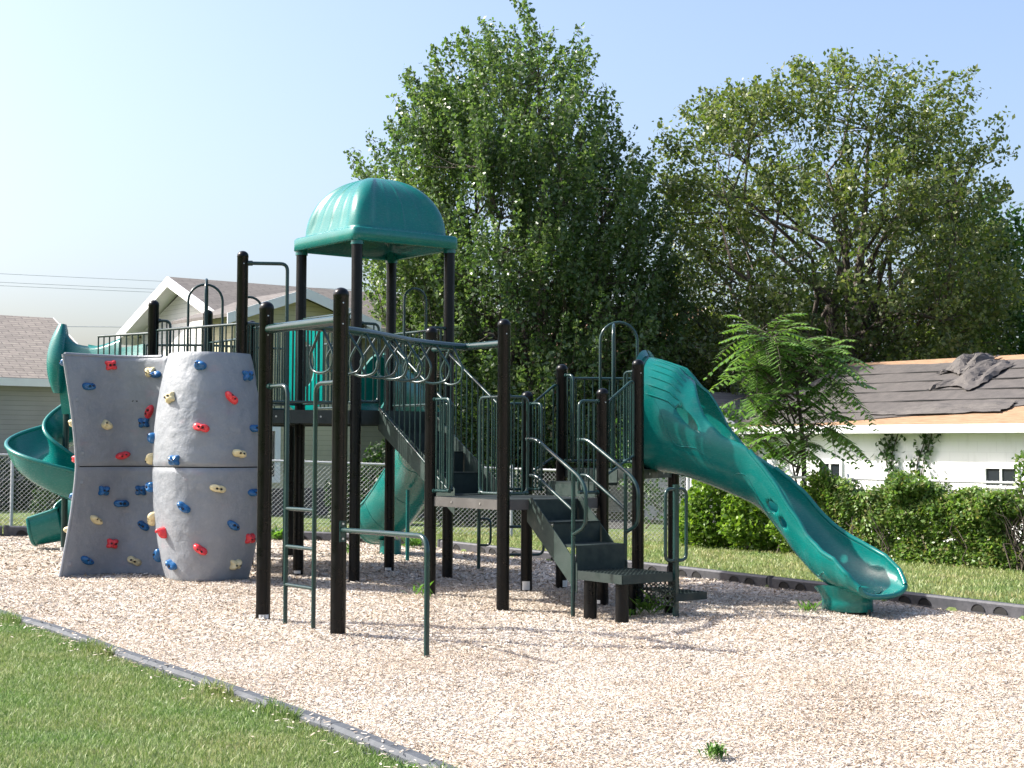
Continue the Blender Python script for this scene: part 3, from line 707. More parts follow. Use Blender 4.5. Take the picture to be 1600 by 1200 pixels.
mb.tube(bend([q + Z * .55, q + d * .46 + Z * .55, q + d * .46 + Z * .2, q + Z * .2], .09), .018, 8); mb.tube([q + Z * -.2, q + Z * 1.0], .022, 8)
mb.build('crawl_loop', M['rail'], PS)

# ladder between the first two posts
A_, B_ = PT['A'], PT['B']; d = (B_ - A_).normalized(); s1, s2 = .40, .88
lad = MB()
lad.tube(bend([A_ + d * .06 + Z * 2.07, A_ + d * s1 + Z * 2.07, A_ + d * s1 + Z * -.2], .10), .019, 10)
lad.tube(bend([B_ - d * .06 + Z * 2.07, A_ + d * s2 + Z * 2.07, A_ + d * s2 + Z * -.2], .10), .019, 10)
lad.tube([A_ + d * .055 + Z * 2.07, A_ + d * .10 + Z * 2.07], .027, 10); lad.tube([B_ - d * .055 + Z * 2.07, B_ - d * .10 + Z * 2.07], .027, 10)
lado = lad.build('ladder', M['rail'], PS)
for z in (.375, .70, 1.02):
    mb = MB(); mb.tube([A_ + d * (s1 - .005) + Z * z, A_ + d * (s2 + .005) + Z * z], .016, 8); mb.build('rung', M['rail'], lado)
# chinning bar
mb = MB(); e = Vector((-.61, 11.0, 0)); d2 = (e - B_).normalized()
mb.tube(bend([B_ + d2 * .06 + Z * .88, e + Z * .90, e + Z * -.25], .13, 8), .021, 10)
mb.box(B_ + d2 * .064 + Z * .87, (.012, .05, .17), ((d2.x, d2.y), (-d2.y, d2.x)))
for zz in (.93, .81): mb.tube([B_ + d2 * .07 + Z * zz, B_ + d2 * .078 + Z * zz], .01, 8, 1)
mb.build('turning_bar', [M['rail'], M['bolt']], PS)
# overhead ring ladder
mb = MB(); C_, D_ = PT['C'], PT['D']; zb = 2.575
mb.tube([A_ + d * .05 + Z * zb, B_ - d * .05 + Z * zb], .041, 14); dc = (C_ - D_).normalized(); mb.tube([D_ + dc * .05 + Z * zb, C_ - dc * .05 + Z * zb], .037, 14)
m1, m2 = (A_ + B_) / 2, (C_ + D_) / 2; ax = (m2 - m1).normalized(); px_ = Vector((ax.y, -ax.x, 0)); L = (m2 - m1).length
spine = [m1 + ax * L * s - px_ * .14 * math.sin(s * 2 * math.pi) * -.6 + Z * (zb - .005) for s in np.linspace(0, 1, 25)]
mb.tube(spine, .037, 12)
ovo = mb.build('overhead_ladder', M['rail'], PS)
for k in range(9):
    s = .08 + .84 * k / 8; i = int(s * 24); c = spine[i].lerp(spine[min(i + 1, 24)], s * 24 - i); td = (spine[min(i + 1, 24)] - spine[i]).normalized()
    side = Vector((td.y, -td.x, 0)); a_ = (.22 if k % 2 else -.22); side = (side * math.cos(a_) + td * math.sin(a_)).normalized()
    prof = [(.0, .02), (-.07, -.09), (-.145, -.20), (-.150, -.27), (-.115, -.335), (-.04, -.36), (.04, -.36), (.115, -.335), (.150, -.27), (.145, -.20), (.07, -.09), (.0, .02)]
    pts = catmull([c + side * x_ * 1.1 + Z * z_ * 1.08 for x_, z_ in prof], 4)
    r_ = MB(); r_.tube(pts, .0125, 8); r_.build('ring', M['rail'], ovo)

# canopy
cen = (PT['E'] + PT['F'] + PT['G'] + PT['H']) / 4; hs = .6415 + .082
mb = MB(); zb, zs_, hd = 3.90, 4.06, .70
def sq_ring(r, z, ex, dz=None):
    out = []
    for k in range(192):
        a_ = 2 * math.pi * k / 192; c_, s_ = math.cos(a_), math.sin(a_); q = (abs(c_) ** ex + abs(s_) ** ex) ** (-1 / ex)
        out.append(cen + U * c_ * q * r + N * s_ * q * r + Z * z)
    return out
rows = [sq_ring(hs - .03, zb + .02, 22), sq_ring(hs - .012, zb, 22), sq_ring(hs + .012, zb + .012, 22), sq_ring(hs + .010, zs_ - .02, 22), sq_ring(hs - .005, zs_, 20), sq_ring(hs - .06, zs_ + .006, 18)]
prof = []
R0 = hs - .065
for j in range(0, 31):
    ps = math.pi / 2 * j / 30; rr = R0 * (math.cos(ps) ** .86 if j < 30 else 0.0005); z = zs_ + .008 + hd * math.sin(ps) ** 1.02
    ring = []
    for k in range(192):
        a_ = 2 * math.pi * k / 192; ex = 9 - 6.0 * (j / 30) ** 2; c_, s_ = math.cos(a_), math.sin(a_); q = (abs(c_) ** ex + abs(s_) ** ex) ** (-1 / ex)
        x_, y_ = c_ * q, s_ * q
        f_ = min(abs(x_), abs(y_)) / max(abs(x_), abs(y_))           # 0 face centre, 1 corner
        env = math.sin(min(1, j / 5) * math.pi / 2) * (1 if j < 22 else max(0, (28 - j) / 6))
        sm_ = lambda e0, e1, v_: (lambda w: w * w * (3 - 2 * w))(min(1, max(0, (v_ - e0) / (e1 - e0))))
        rec = -.038 * (1 - sm_(.60, .74, f_)) * env
        rib = sum(.017 * math.exp(-((f_ - c0_) / .016) ** 2) for c0_ in (0.0, .36)) * env
        k_ = (rr + rec + rib) if rr > .03 else rr
        ring.append(cen + U * x_ * k_ + N * y_ * k_ + Z * z)
    rows.append(ring)
mb.grid(rows, 0, True, True)
# inner shell
inn = [sq_ring(hs - .03, zb + .02, 22)] + [sq_ring((R0 - .075) * (math.cos(math.pi / 2 * j / 10) ** .86 if j < 10 else .001), zs_ - .01 + (hd - .08) * math.sin(math.pi / 2 * j / 10), 8) for j in range(11)]
mb.grid(inn, 1, True, True, True)
canopy = mb.build('canopy', [M['teal'], M['tealdark']], PS); tag(canopy, 'teal moulded dome roof with ribbed faces')
for k in 'EFGH':
    b = MB(); b.tube([PT[k] + Z * 3.86, PT[k] + Z * 4.02], .075, 16); b.build('canopy_socket', M['tealdark'], canopy)

# ------------------------------------------------------------------ climbing walls
def wall_surf(kind):
    """returns f(s in -1..1, t in 0..1) -> point on the camera side"""
    if kind == 'convex':
        def f(s, t_):
            b = 1 - (2 * t_ - 1) ** 2; hw = .455 + .165 * b ** .9; a_ = s * 1.05
            x = -3.43 + hw * math.sin(a_) / math.sin(1.05); y = 17.03 - (.42 + .10 * b) * (math.cos(a_) - math.cos(1.05)) / (1 - math.cos(1.05)) - .05 * b
            return Vector((x, y, .035 + 2.555 * t_))
    else:
        def f(s, t_):
            b = 1 - abs(2 * t_ - 1) ** 1.4; a_ = s * .9; xl = -5.07 + .15 * b; xr = -3.97
            x = xl + (xr - xl) * (s + 1) / 2; y = 17.02 + .36 * (math.cos(a_) - math.cos(.9)) / (1 - math.cos(.9)) + .08 * b + .16 * (1 + s)
            return Vector((x, y, .03 + 2.55 * t_))
    return f
def rock_wall(kind):
    f = wall_surf(kind); mb = MB()
    for (t0, t1) in ((.0, .4975), (.5025, 1.)):
        n, m = 60, 56; rows = []
        for i in range(n + 1):
            t_ = t0 + (t1 - t0) * i / n; row = []
            for j in range(m + 1):
                s = -1 + 2 * j / m; p = f(s, t_)
                d = noise.fractal(p * 5.2, 1, 2, 5) * .008 + noise.noise(p * 1.7) * .014; e = min(1, min(i, n - i, j, m - j) / 2.5)
                row.append(p + Vector((0, 1, 0)) * (d * e + .022 * (1 - e) ** 2))
            rows.append(row)
        mb.grid(rows, 0, True)
        back = [[q + Vector((0, .06, 0)) for q in (r_[0], r_[m // 4], r_[m // 2], r_[3 * m // 4], r_[-1])] for r_ in (rows[0], rows[n // 2], rows[-1])]
        mb.grid([[q + Vector((0, .06, 0)) for q in r_] for r_ in rows[::6]], 0, True, False, True)
        for e_ in ([r_[0] for r_ in rows], [r_[-1] for r_ in rows], rows[0], rows[-1]):
            mb.grid([e_, [q + Vector((0, .06, 0)) for q in e_]], 0, False); 
    rows = [[f(-.97 + 1.94 * k / 12, t_) + Vector((0, .035, 0)) for k in range(13)] for t_ in (.47, .53)]
    mb.grid(rows, 1, True)  # black strip added behind the seam to stop light leaking through
    o = mb.build('climbing_wall', [M['rock'], M['black']], PS)
    return o, f
cw2, fc2 = rock_wall('convex'); tag(cw2, 'grey barrel-shaped climbing wall bulging outward')
cw1, fc1 = rock_wall('concave'); tag(cw1, 'grey hourglass-shaped climbing wall curving inward')
# raised rims and moulded ribs down the free edge of the concave wall, and its second shell behind
mb = MB()
for off, r_ in ((.0, .020), (.05, .018)): mb.tube([fc1(-1.0, t_) + Vector((-.012 - off * .4, .02 + off * 1.6, 0)) for t_ in np.linspace(0, 1, 17)], r_, 8)
mb.tube([fc1(s, 1.0) + Vector((0, .03, 0)) for s in np.linspace(-1, .85, 17)], .020, 8)
rows = [[fc1(-1 + .02 * k, t_) + Vector((-.03, .08 + .16 * k, 0)) for k in range(5)] for t_ in np.linspace(0, 1, 15)]
mb.grid(rows, 0, True); mb.build('wall_rim', M['rock'], cw1)
mb = MB()
for k in (-.92,):
    for t_ in (.07, .43, .56, .8): q = fc1(k, t_); mb.box(q + Vector((0, -.004, 0)), (.05, .012, .035))
mb.build('edge_clip', M['rock'], cw1)
# bolt holes
mb = MB()
for s, t_ in ((.10, .80), (.20, .80)):
    q = fc1(s, t_); mb.tube([q + Vector((0, .01, 0)), q + Vector((0, -.006, 0))], .013, 8)
mb.build('bolt_hole', M['black'], cw1)
# feet
mb = MB()
for q in (fc2(-.72, 0), fc2(.72, 0), fc1(-.9, 0)): mb.tube([q + Vector((0, .05, -.2)), q + Vector((0, .05, .05))], .012, 6)
mb.build('steel_foot', M['galv'], cw2)

def hold(kind, f, s, t_, rot, wallobj, colr, size=1.0):
    e = 1e-2; p = f(s, t_); n_ = (f(s + e, t_) - f(s - e, t_)).cross(f(s, t_ + e) - f(s, t_ - e)).normalized()
    if n_.y > 0 and abs(n_.y) > .15: n_ = -n_
    if abs(n_.y) <= .15 and n_.y > 0: n_ = -n_
    up_ = (f(s, t_ + e) - f(s, t_ - e)).normalized(); si = up_.cross(n_).normalized(); cr, sr = math.cos(rot), math.sin(rot)
    ax_ = si * cr + up_ * sr; bx = up_ * cr - si * sr; mb = MB(); nu, nv = 28, 9; rows = []
    a0 = .060 * size; sd = random.random() * 9
    for j in range(nv):
        ph = math.pi / 2 * j / (nv - 1); row = []
        for k in range(nu):
            th = 2 * math.pi * k / nu
            if kind == 'x': rad = a0 * (1 + .22 * math.cos(4 * (th - math.pi / 4))); hx, hz = 1.0, .85
            elif kind == 'bean': rad = a0 * (1 + .10 * math.cos(2 * th) - .16 * math.exp(-((th - 1.57) / .5) ** 2)); hx, hz = 1.15, .72
            elif kind == 'dumb': rad = a0 * (1 + .34 * math.cos(2 * th)); hx, hz = .98, .82
            else: rad = a0 * (1 + .18 * math.cos(th) + .10 * math.cos(3 * th + sd)); hx, hz = .95, .78
            rad *= 1 + .05 * math.sin(th * 3 + sd) * math.cos(sd * 2 + th)
            rr = rad * math.cos(ph) ** .55; hgt = .055 * size * math.sin(ph) ** .9 * (1 + .18 * math.cos(2 * th + sd))
            if kind == 'jug': hgt *= 1.15 + .35 * math.sin(th)
            row.append(p + ax_ * rr * math.cos(th) * hx + bx * rr * math.sin(th) * hz + n_ * (hgt - .004))
        rows.append(row)
    mb.grid(rows, 0, True, True)
    for q in (-.35, .35):
        if kind == 'one' and q > 0: continue
        c_ = p + ax_ * a0 * q + n_ * (.050 * size); mb.tube([c_ - n_ * .01, c_ + n_ * (.010 * size)], .0095 * size, 8, 1)
    mb.build('climbing_hold', [M[colr], M['black']], wallobj)
HOLDS = [(1, -0.275, 0.96, 'x', 'r', 0), (1, -0.7, 0.86, 'bean', 'b', -10), (1, -0.475, 0.69, 'one', 'c', -40), (1, -0.175, 0.55, 'bean', 'r', 10), (1, -0.525, 0.39, 'x', 'b', 0), (1, -0.15, 0.33, 'dumb', 'b', 5), (1, -0.6, 0.26, 'bean', 'c', -25), (1, -0.25, 0.15, 'x', 'r', 0), (1, -0.65, 0.08, 'bean', 'b', -20), (1, 0.25, 0.07, 'dumb', 'c', -20), (1, 0.575, 0.93, 'x', 'c', 0), (1, 0.7, 0.92, 'bean', 'b', 0), (1, 0.5, 0.75, 'bean', 'r', 60), (1, 0.35, 0.7, 'x', 'b', 0), (1, 0.275, 0.39, 'x', 'b', 0), (1, 0.4, 0.23, 'bean', 'b', -30), (2, -0.025, 0.94, 'one', 'b', -20), (2, -0.525, 0.8, 'x', 'c', 20), (2, 0.5, 0.8, 'bean', 'r', -45), (2, 0.05, 0.67, 'dumb', 'r', -10), (2, -0.95, 0.63, 'one', 'b', -50), (2, -0.35, 0.53, 'x', 'b', 0), (2, 0.6, 0.56, 'dumb', 'c', -10), (2, 0.3, 0.41, 'dumb', 'c', -10), (2, -0.2, 0.33, 'bean', 'b', -35), (2, -0.65, 0.22, 'jug', 'r', -40), (2, 0.55, 0.25, 'bean', 'b', -30), (2, 0.05, 0.15, 'bean', 'r', -35), (2, -0.525, 0.08, 'bean', 'b', -25), (2, 0.65, 0.08, 'x', 'c', 0), (2, 0.825, 0.9, 'x', 'b', 0), (2, 0.875, 0.67, 'bean', 'b', 0), (2, 0.85, 0.39, 'bean', 'b', 0), (2, 0.85, 0.19, 'x', 'r', 0), (2, -1.0, 0.53, 'one', 'c', 60), (2, -1.0, 0.41, 'x', 'b', 0), (2, -1.0, 0.27, 'dumb', 'c', 50), (2, -1.0, 0.11, 'bean', 'b', 60)]  # @HOLDS@
for (wname, s, t_, kind, colr, rot) in HOLDS:
    f, wo = (fc2, cw2) if wname == 2 else (fc1, cw1)
    hold(kind, f, s, t_, R(rot), wo, 'hold_' + {'r': 'red', 'b': 'blue', 'c': 'cream'}[colr], 1.18)
# holds on the outer side of the concave wall, seen edge-on
for k, (z, c_) in enumerate(((2.52, 'blue'), (1.83, 'cream'), (1.42, 'red'), (1.00, 'blue'), (.62, 'cream'))):
    q = lambda s, t_, z=z: fc1(-1, z / 2.6) + Vector((-.035, .14 + s * .1, (t_ - .5) * .5))
    hold('bean', lambda s, t_, z=z: fc1(-1, (z - .07) / 2.54) + Vector((-.04, .13 - s * .1, (t_ - .5) * .5)), 0, .5, R(20), cw1, 'hold_' + c_, 1.0)

# ------------------------------------------------------------------ slides
def chute(path, W, H, TH, nseg=22, n_per=1, lip=.028, name='slide', bank=None, vert=0., near=None):
    """path: centre of the sliding surface; W half width, H wall height, TH half opening angle (rad) per point; returns MB of a shell with thickness"""
    n = len(path); rows_in, rows_out = [], []; rims = [[], []]
    for i in range(n):
        p = path[i]; td = (path[min(i + 1, n - 1)] - path[max(i - 1, 0)]); hd_ = Vector((td.x, td.y, 0)).normalized()
        tl = td.normalized(); sd = Vector((hd_.y, -hd_.x, 0)); nn = sd.cross(tl).normalized()
        if nn.z < 0: nn = -nn
        nn = (nn * (1 - vert) + Z * vert).normalized()
        if bank: a_ = bank[i]; sd, nn = sd * math.cos(a_) + nn * math.sin(a_), nn * math.cos(a_) - sd * math.sin(a_)
        rz = H[i] / (1 - math.cos(TH[i])); ri, ro = [], []
        for k in range(nseg + 1):
            th = -TH[i] + 2 * TH[i] * k / nseg; sn, cs = math.sin(th), math.cos(th)
            sx = abs(sn) ** .8 * (1 if sn > 0 else -1)
            q = p + sd * W[i] * sx + nn * rz * (1 - cs)
            if near: q = q + Z * near[i] * max(0, 2 * k / nseg - 1) ** 1.5
            o_ = (sd * sn - nn * cs * 1.0).normalized()
            ri.append(q); ro.append(q + o_ * .03)
        rows_in.append(ri); rows_out.append(ro); rims[0].append((ri[0] + ro[0]) / 2); rims[1].append((ri[-1] + ro[-1]) / 2)
    mb = MB(); mb.grid(rows_in, 0, True, False, True); mb.grid(rows_out, 0, True)
    mb.grid([[r_[0] for r_ in rows_in], [r_[0] for r_ in rows_out]], 0, False); mb.grid([[r_[-1] for r_ in rows_out], [r_[-1] for r_ in rows_in]], 0, False)
    mb.grid([rows_in[0], rows_out[0]], 0, False); mb.grid([rows_out[-1], rows_in[-1]], 0, False)
    return mb, rims, rows_in, rows_out
# --- wave slide on the right
WP = catmull([(1.50, 16.64, 1.34), (1.90, 16.45, 1.27), (2.28, 16.22, 1.13), (2.64, 16.0, .95), (2.87, 15.85, .69), (3.03, 15.74, .46), (3.21, 15.61, .27), (3.37, 15.46, .165), (3.52, 15.28, .12), (3.63, 15.13, .10), (3.69, 15.04, .10)], 8)
n = len(WP); ss = np.linspace(0, 1, n)
W_ = [interp(p.x, [1.5, 1.8, 2.2, 2.6, 3.0, 3.42, 3.62, 3.69], [.44, .42, .35, .33, .36, .40, .38, .31]) for p in WP]
H_ = [interp(p.x, [1.5, 1.85, 2.05, 2.2, 2.4, 2.7, 2.9, 3.1, 3.35, 3.52, 3.63, 3.69], [1.20, 1.12, .92, .60, .43, .38, .42, .43, .40, .33, .21, .09]) for p in WP]
T_ = [R(interp(p.x, [1.5, 1.98, 2.12, 2.32, 2.6, 3.0], [179, 177, 140, 112, 99, 91])) for p in WP]
mb, rims, rin, rout = chute(WP, W_, H_, T_, 36, vert=.9, near=[interp(p.x, [1.9, 2.2, 2.6, 2.95, 3.2], [0, .10, .20, .08, 0]) for p in WP])
# wave relief on the outer skin
slide = mb.build('wave_slide', M['teal'], PS); tag(slide, 'teal wave slide with a hooded top')
# cut real window holes through the shell
def cut(o, cutters):
    me = bpy.data.meshes.new('cutter'); c_ = MB()
    for (p, ax_, bx, nn, ra, rb, L) in cutters:
        ring = [p + ax_ * ra * math.cos(t_) * (1 + .25 * math.sin(t_)) + bx * rb * math.sin(t_) for t_ in np.linspace(0, 2 * math.pi, 25)[:-1]]
        r0 = [q - nn * L for q in ring]; r1 = [q + nn * L for q in ring]; k = len(ring); c_.grid([r0, r1], 0, False, True); c_.add(r0, [tuple(range(k))[::-1]]); c_.add(r1, [tuple(range(k))])
    import bmesh as bm_
    co = c_.build('cutter', M['black'], None); bmh = bm_.new(); bmh.from_mesh(co.data); bm_.ops.remove_doubles(bmh, verts=bmh.verts, dist=1e-5); bm_.ops.recalc_face_normals(bmh, faces=bmh.faces); bmh.to_mesh(co.data); bmh.free()
    org = ORIG[o.parent.name]; co.location = -org
    bmh = bm_.new(); bmh.from_mesh(o.data); bm_.ops.remove_doubles(bmh, verts=bmh.verts, dist=1e-5); bm_.ops.recalc_face_normals(bmh, faces=bmh.faces); bmh.to_mesh(o.data); bmh.free()
    src = o.copy(); src.parent = None; src.location = (0, 0, 0); col.objects.link(src)
    md = src.modifiers.new('b', 'BOOLEAN'); md.operation = 'DIFFERENCE'; md.object = co; md.solver = 'EXACT'
    bpy.context.view_layer.update(); dg = bpy.context.evaluated_depsgraph_get(); new = bpy.data.meshes.new_from_object(src.evaluated_get(dg))
    if len(new.polygons) > 100: o.data = new
    bpy.data.objects.remove(src); bpy.data.objects.remove(co)
def near_pt(i, k): return (rin[i][k] + rout[i][k]) / 2
def cutter_at(i, k, ra, rb, tilt=0.):
    p = near_pt(i, k); t1 = (near_pt(i + 1, k) - near_pt(i - 1, k)).normalized(); t2 = (near_pt(i, k + 1) - near_pt(i, k - 1)).normalized(); nn = t1.cross(t2).normalized()
    a_ = t1 * math.cos(tilt) + t2 * math.sin(tilt); b_ = (t2 - a_ * t2.dot(a_)).normalized(); return (p, a_, b_, nn, ra, rb, .10)
NEAR = 36 - 5
cuts = [cutter_at(11, 36 - 6, .075, .15, -.35), cutter_at(32, 36 - 6, .110, .060, .45), cutter_at(37, 36 - 6, .095, .055, .45), cutter_at(51, 14, .15, .028, .25)]
cut(slide, cuts)
mb = MB()
for rm in rims: mb.tube([q for q in rm[int(n * .30):]], .026, 8)
e0 = [(rin[-1][k] + rout[-1][k]) / 2 for k in range(37)]; mb.tube(e0, .03, 8)
mb.build('rim', M['teal'], slide)
# raised wavy ribs moulded on the side
mb = MB()
for (i0_, i1_, k0, amp, ph) in ((20, 33, 36 - 8, 2.0, 0), (26, 35, 36 - 12, 1.5, 1), (46, 62, 36 - 8, 1.8, 1), (50, 66, 36 - 13, 1.5, 0), (4, 18, 36 - 9, 2.0, 2)):
    pts = []
    for i in range(i0_, i1_):
        kk = k0 + amp * math.sin((i - i0_) * .55 + ph); k_ = int(kk); fr = kk - k_; pts.append(rout[i][k_].lerp(rout[i][k_ + 1], fr) )
    mb.tube(pts, [.002 + .004 * math.sin(math.pi * q / (len(pts) - 1)) for q in range(len(pts))], 6)
# parallel ridges over the hood
for k in (29.2, 30.3, 31.4, 32.5, 33.6, 34.7, 35.7, .8, 2.0, 3.2):
    k_ = int(k); fr = k - k_; pts = [rout[i][k_].lerp(rout[i][min(36, k_ + 1)], fr) for i in range(2, 10)]; mb.tube(pts, [.003] + [.012] * 6 + [.003], 6)
mb.build('moulded_ridge', M['teal'], slide)
# entrance flange, foot and support
mb = MB(); fr_ = rout[0]; c_ = sum(fr_, Vector()) / len(fr_)
mb.grid([[c_ + (q - c_) * 1.10 - Vector((.03, -.01, 0)) for q in fr_], [q for q in fr_], rout[1]], 0, True); mb.build('entrance_flange', M['teal'], slide)
mb = MB(); rows = []
i_f = int(n * .80); base = WP[i_f]; td = (WP[i_f + 1] - WP[i_f - 1]); td.z = 0; td.normalize(); sd = Vector((td.y, -td.x, 0))
gz_ = gz(base)
for z, k in ((base.z - .012, 1.45), (base.z * .6, 1.22), (base.z * .3, 1.12), (.0, 1.10), (gz_ + .035, 1.12), (gz_ + .03, 1.02)):
    hi_ = z > base.z * .8
    rows.append([base + td * (math.cos(a_) * .25 * k - .16) + sd * math.sin(a_) * .20 * k + Z * ((z - base.z) + (.07 * math.sin(a_) ** 2 if hi_ else 0)) for a_ in np.linspace(0, 2 * math.pi, 33)[:-1]])
mb.grid(rows, 0, True, True, True); mb.add(rows[-1], [tuple(range(32))[::-1]]); mb.build('slide_foot', M['teal'], slide)
mb = MB(); q = base + td * .10; mb.tube([Vector((q.x, q.y, gz_ - .2)), Vector((q.x, q.y, gz_ + .06))], .03, 10); mb.build('support_pole', M['rail'], slide)

# --- spiral slide on the left
SC = Vector((-6.18, 20.9, 0)); RS = .39
mb0 = MB(); mb0.tube([SC + Z * -.2, SC + Z * 2.6], .045, 12); mb0.tube([SC + Z * -.1, SC + Z * .14], .05, 12, 1)
sp = []; a0, turns = -20, 400
pre = [Vector((-5.05, 19.75, 1.97)), Vector((-5.35, 19.95, 1.95))]
for k in range(96):
    q = k / 95; a_ = R(a0 + 45) + R(turns) * q * 1.0
    a_ = R(0) + R(455) * q
    sp.append(SC + Vector((math.cos(a_), math.sin(a_), 0)) * RS + Z * (1.93 - 1.68 * q))
tail_d = (sp[-1] - sp[-2]); tail_d.z = 0; tail_d.normalize()
for k in range(1, 7): sp.append(sp[95] + tail_d * .08 * k + Z * (-.014 * k))
path = sp; n2 = len(path)
Wp = [interp(q / n2, [0, .8, 1], [.28, .28, .22]) for q in range(n2)]; Hp = [interp(q / n2, [0, .06, .12, .9, 1], [.62, .52, .42, .42, .30]) for q in range(n2)]; Tp = [R(92)] * n2
mbs, rims2, ri2, ro2 = chute(path, Wp, Hp, Tp, 18, bank=[-.20] * n2)
spiral = mbs.build('spiral_slide', M['teal'], PS); tag(spiral, 'teal spiral slide winding down round its centre pole')
mb = MB()
for rm in rims2: mb.tube(rm, .03, 8)
mb.tube([(ri2[-1][k] + ro2[-1][k]) / 2 for k in range(19)], .03, 8); mb.build('rim', M['teal'], spiral)
mb0.build('centre_pole', [M['rail'], M['galv']], spiral)
mb = MB()  # entrance hood: two cheeks and a canopy box beside the upper deck
cheek = lambda px, dx, dy: [Vector((px[0] + dx * 0, px[1], 1.99)), Vector((px[0] + dx * .22, px[1] + dy * .22, 2.2)), Vector((px[0] + dx * .20, px[1] + dy * .2, 2.9)), Vector((px[0] + dx * .05, px[1], 3.08)), Vector((px[0] - dx * .04, px[1], 2.9))]
rows = []
for q in np.linspace(0, 1, 13):
    x_ = -5.05 - .80 * q; y_ = 19.35 + .25 * q; zt = 2.93 - .10 * math.sin(math.pi * q) + (.10 * max(0, (q - .8) / .2)); rows.append([Vector((x_, y_, 1.95)), Vector((x_ - .02, y_ - .05, 2.2)), Vector((x_, y_ - .03, zt - .05)), Vector((x_, y_ + .02, zt)), Vector((x_, y_ + .06, zt - .04)), Vector((x_, y_ + .06, 1.95))])
mb.grid(rows, 0, True); mb.add(rows[0], [tuple(range(6))]); mb.add(rows[-1], [tuple(range(6))[::-1]]); mb.build('entrance_side', M['teal'], spiral); mb = MB()
rows = []
for q in np.linspace(0, 1, 13):
    x_ = -5.0 - .82 * q; y_ = 20.45 + .2 * q; zt = 2.93 - .05 * math.sin(math.pi * q); rows.append([Vector((x_, y_, 1.95)), Vector((x_, y_, zt)), Vector((x_, y_ + .06, zt)), Vector((x_, y_ + .06, 1.95))])
mb.grid(rows, 0, True); mb.add(rows[0], [(0, 1, 2, 3)]); mb.add(rows[-1], [(3, 2, 1, 0)])
mb.build('entrance_side', M['teal'], spiral)
mb = MB(); rows = []   # big outward scoop at the far left of the entrance
for j in range(13):
    t_ = j / 12; z = 2.22 + .90 * t_; w_ = .175 * math.sin(math.pi * (.12 + .80 * t_)) ** .8
    rows.append([Vector((-5.84 - w_ * 1.1 * math.sin(R(a_)) - .03 * (1 - t_), 19.58 - .26 * w_ / .2 * math.cos(R(a_)) * .9, z)) for a_ in np.linspace(-15, 195, 15)])
mb.grid(rows, 0, True, True); mb.add(rows[0], [tuple(range(15))[::-1]]); mb.add(rows[-1], [tuple(range(15))]); mb.build('entrance_scoop', M['teal'], spiral)

# --- curved slide behind the roofed deck
CP = catmull([(-1.88, 19.45, 1.93), (-1.62, 19.70, 1.82), (-1.36, 20.10, 1.58), (-1.22, 20.60, 1.26), (-1.27, 21.10, .94), (-1.45, 21.50, .62), (-1.66, 21.80, .34), (-1.85, 22.0, .20), (-1.98, 22.12, .16)], 7)
n3 = len(CP); T3 = [R(interp(q / n3, [0, .25, .4, 1], [178, 170, 110, 92])) for q in range(n3)]; H3 = [interp(q / n3, [0, .15, .35, .8, 1], [.85, .72, .55, .50, .40]) for q in range(n3)]
mbc, rims3, ri3, ro3 = chute(CP, [.34] * n3, H3, T3, 24)
cs = mbc.build('curved_slide', M['teal'], PS); tag(cs, 'teal curved slide half hidden behind the roofed deck')
mb = MB()
for rm in rims3: mb.tube(rm[int(n3 * .3):], .026, 8)
mb.tube([(ri3[-1][k] + ro3[-1][k]) / 2 for k in range(25)], .028, 8)
for i in (12, 22, 32, 42): mb.tube(ro3[min(i, n3 - 1)], .006, 6)
mb.build('rim', M['teal'], cs)
q = Vector((-1.44, 21.0, 0)); mb = MB(); mb.tube([q + Z * -.2, q + Z * .95], .028, 10); mb.build('support_pole', M['tealdark'], cs)
mb = MB(); q = Vector((-1.75, 21.9, 0)); mb.tube([q + Z * -.2, q + Z * .2], .16, 14); mb.build('slide_foot', M['teal'], cs)

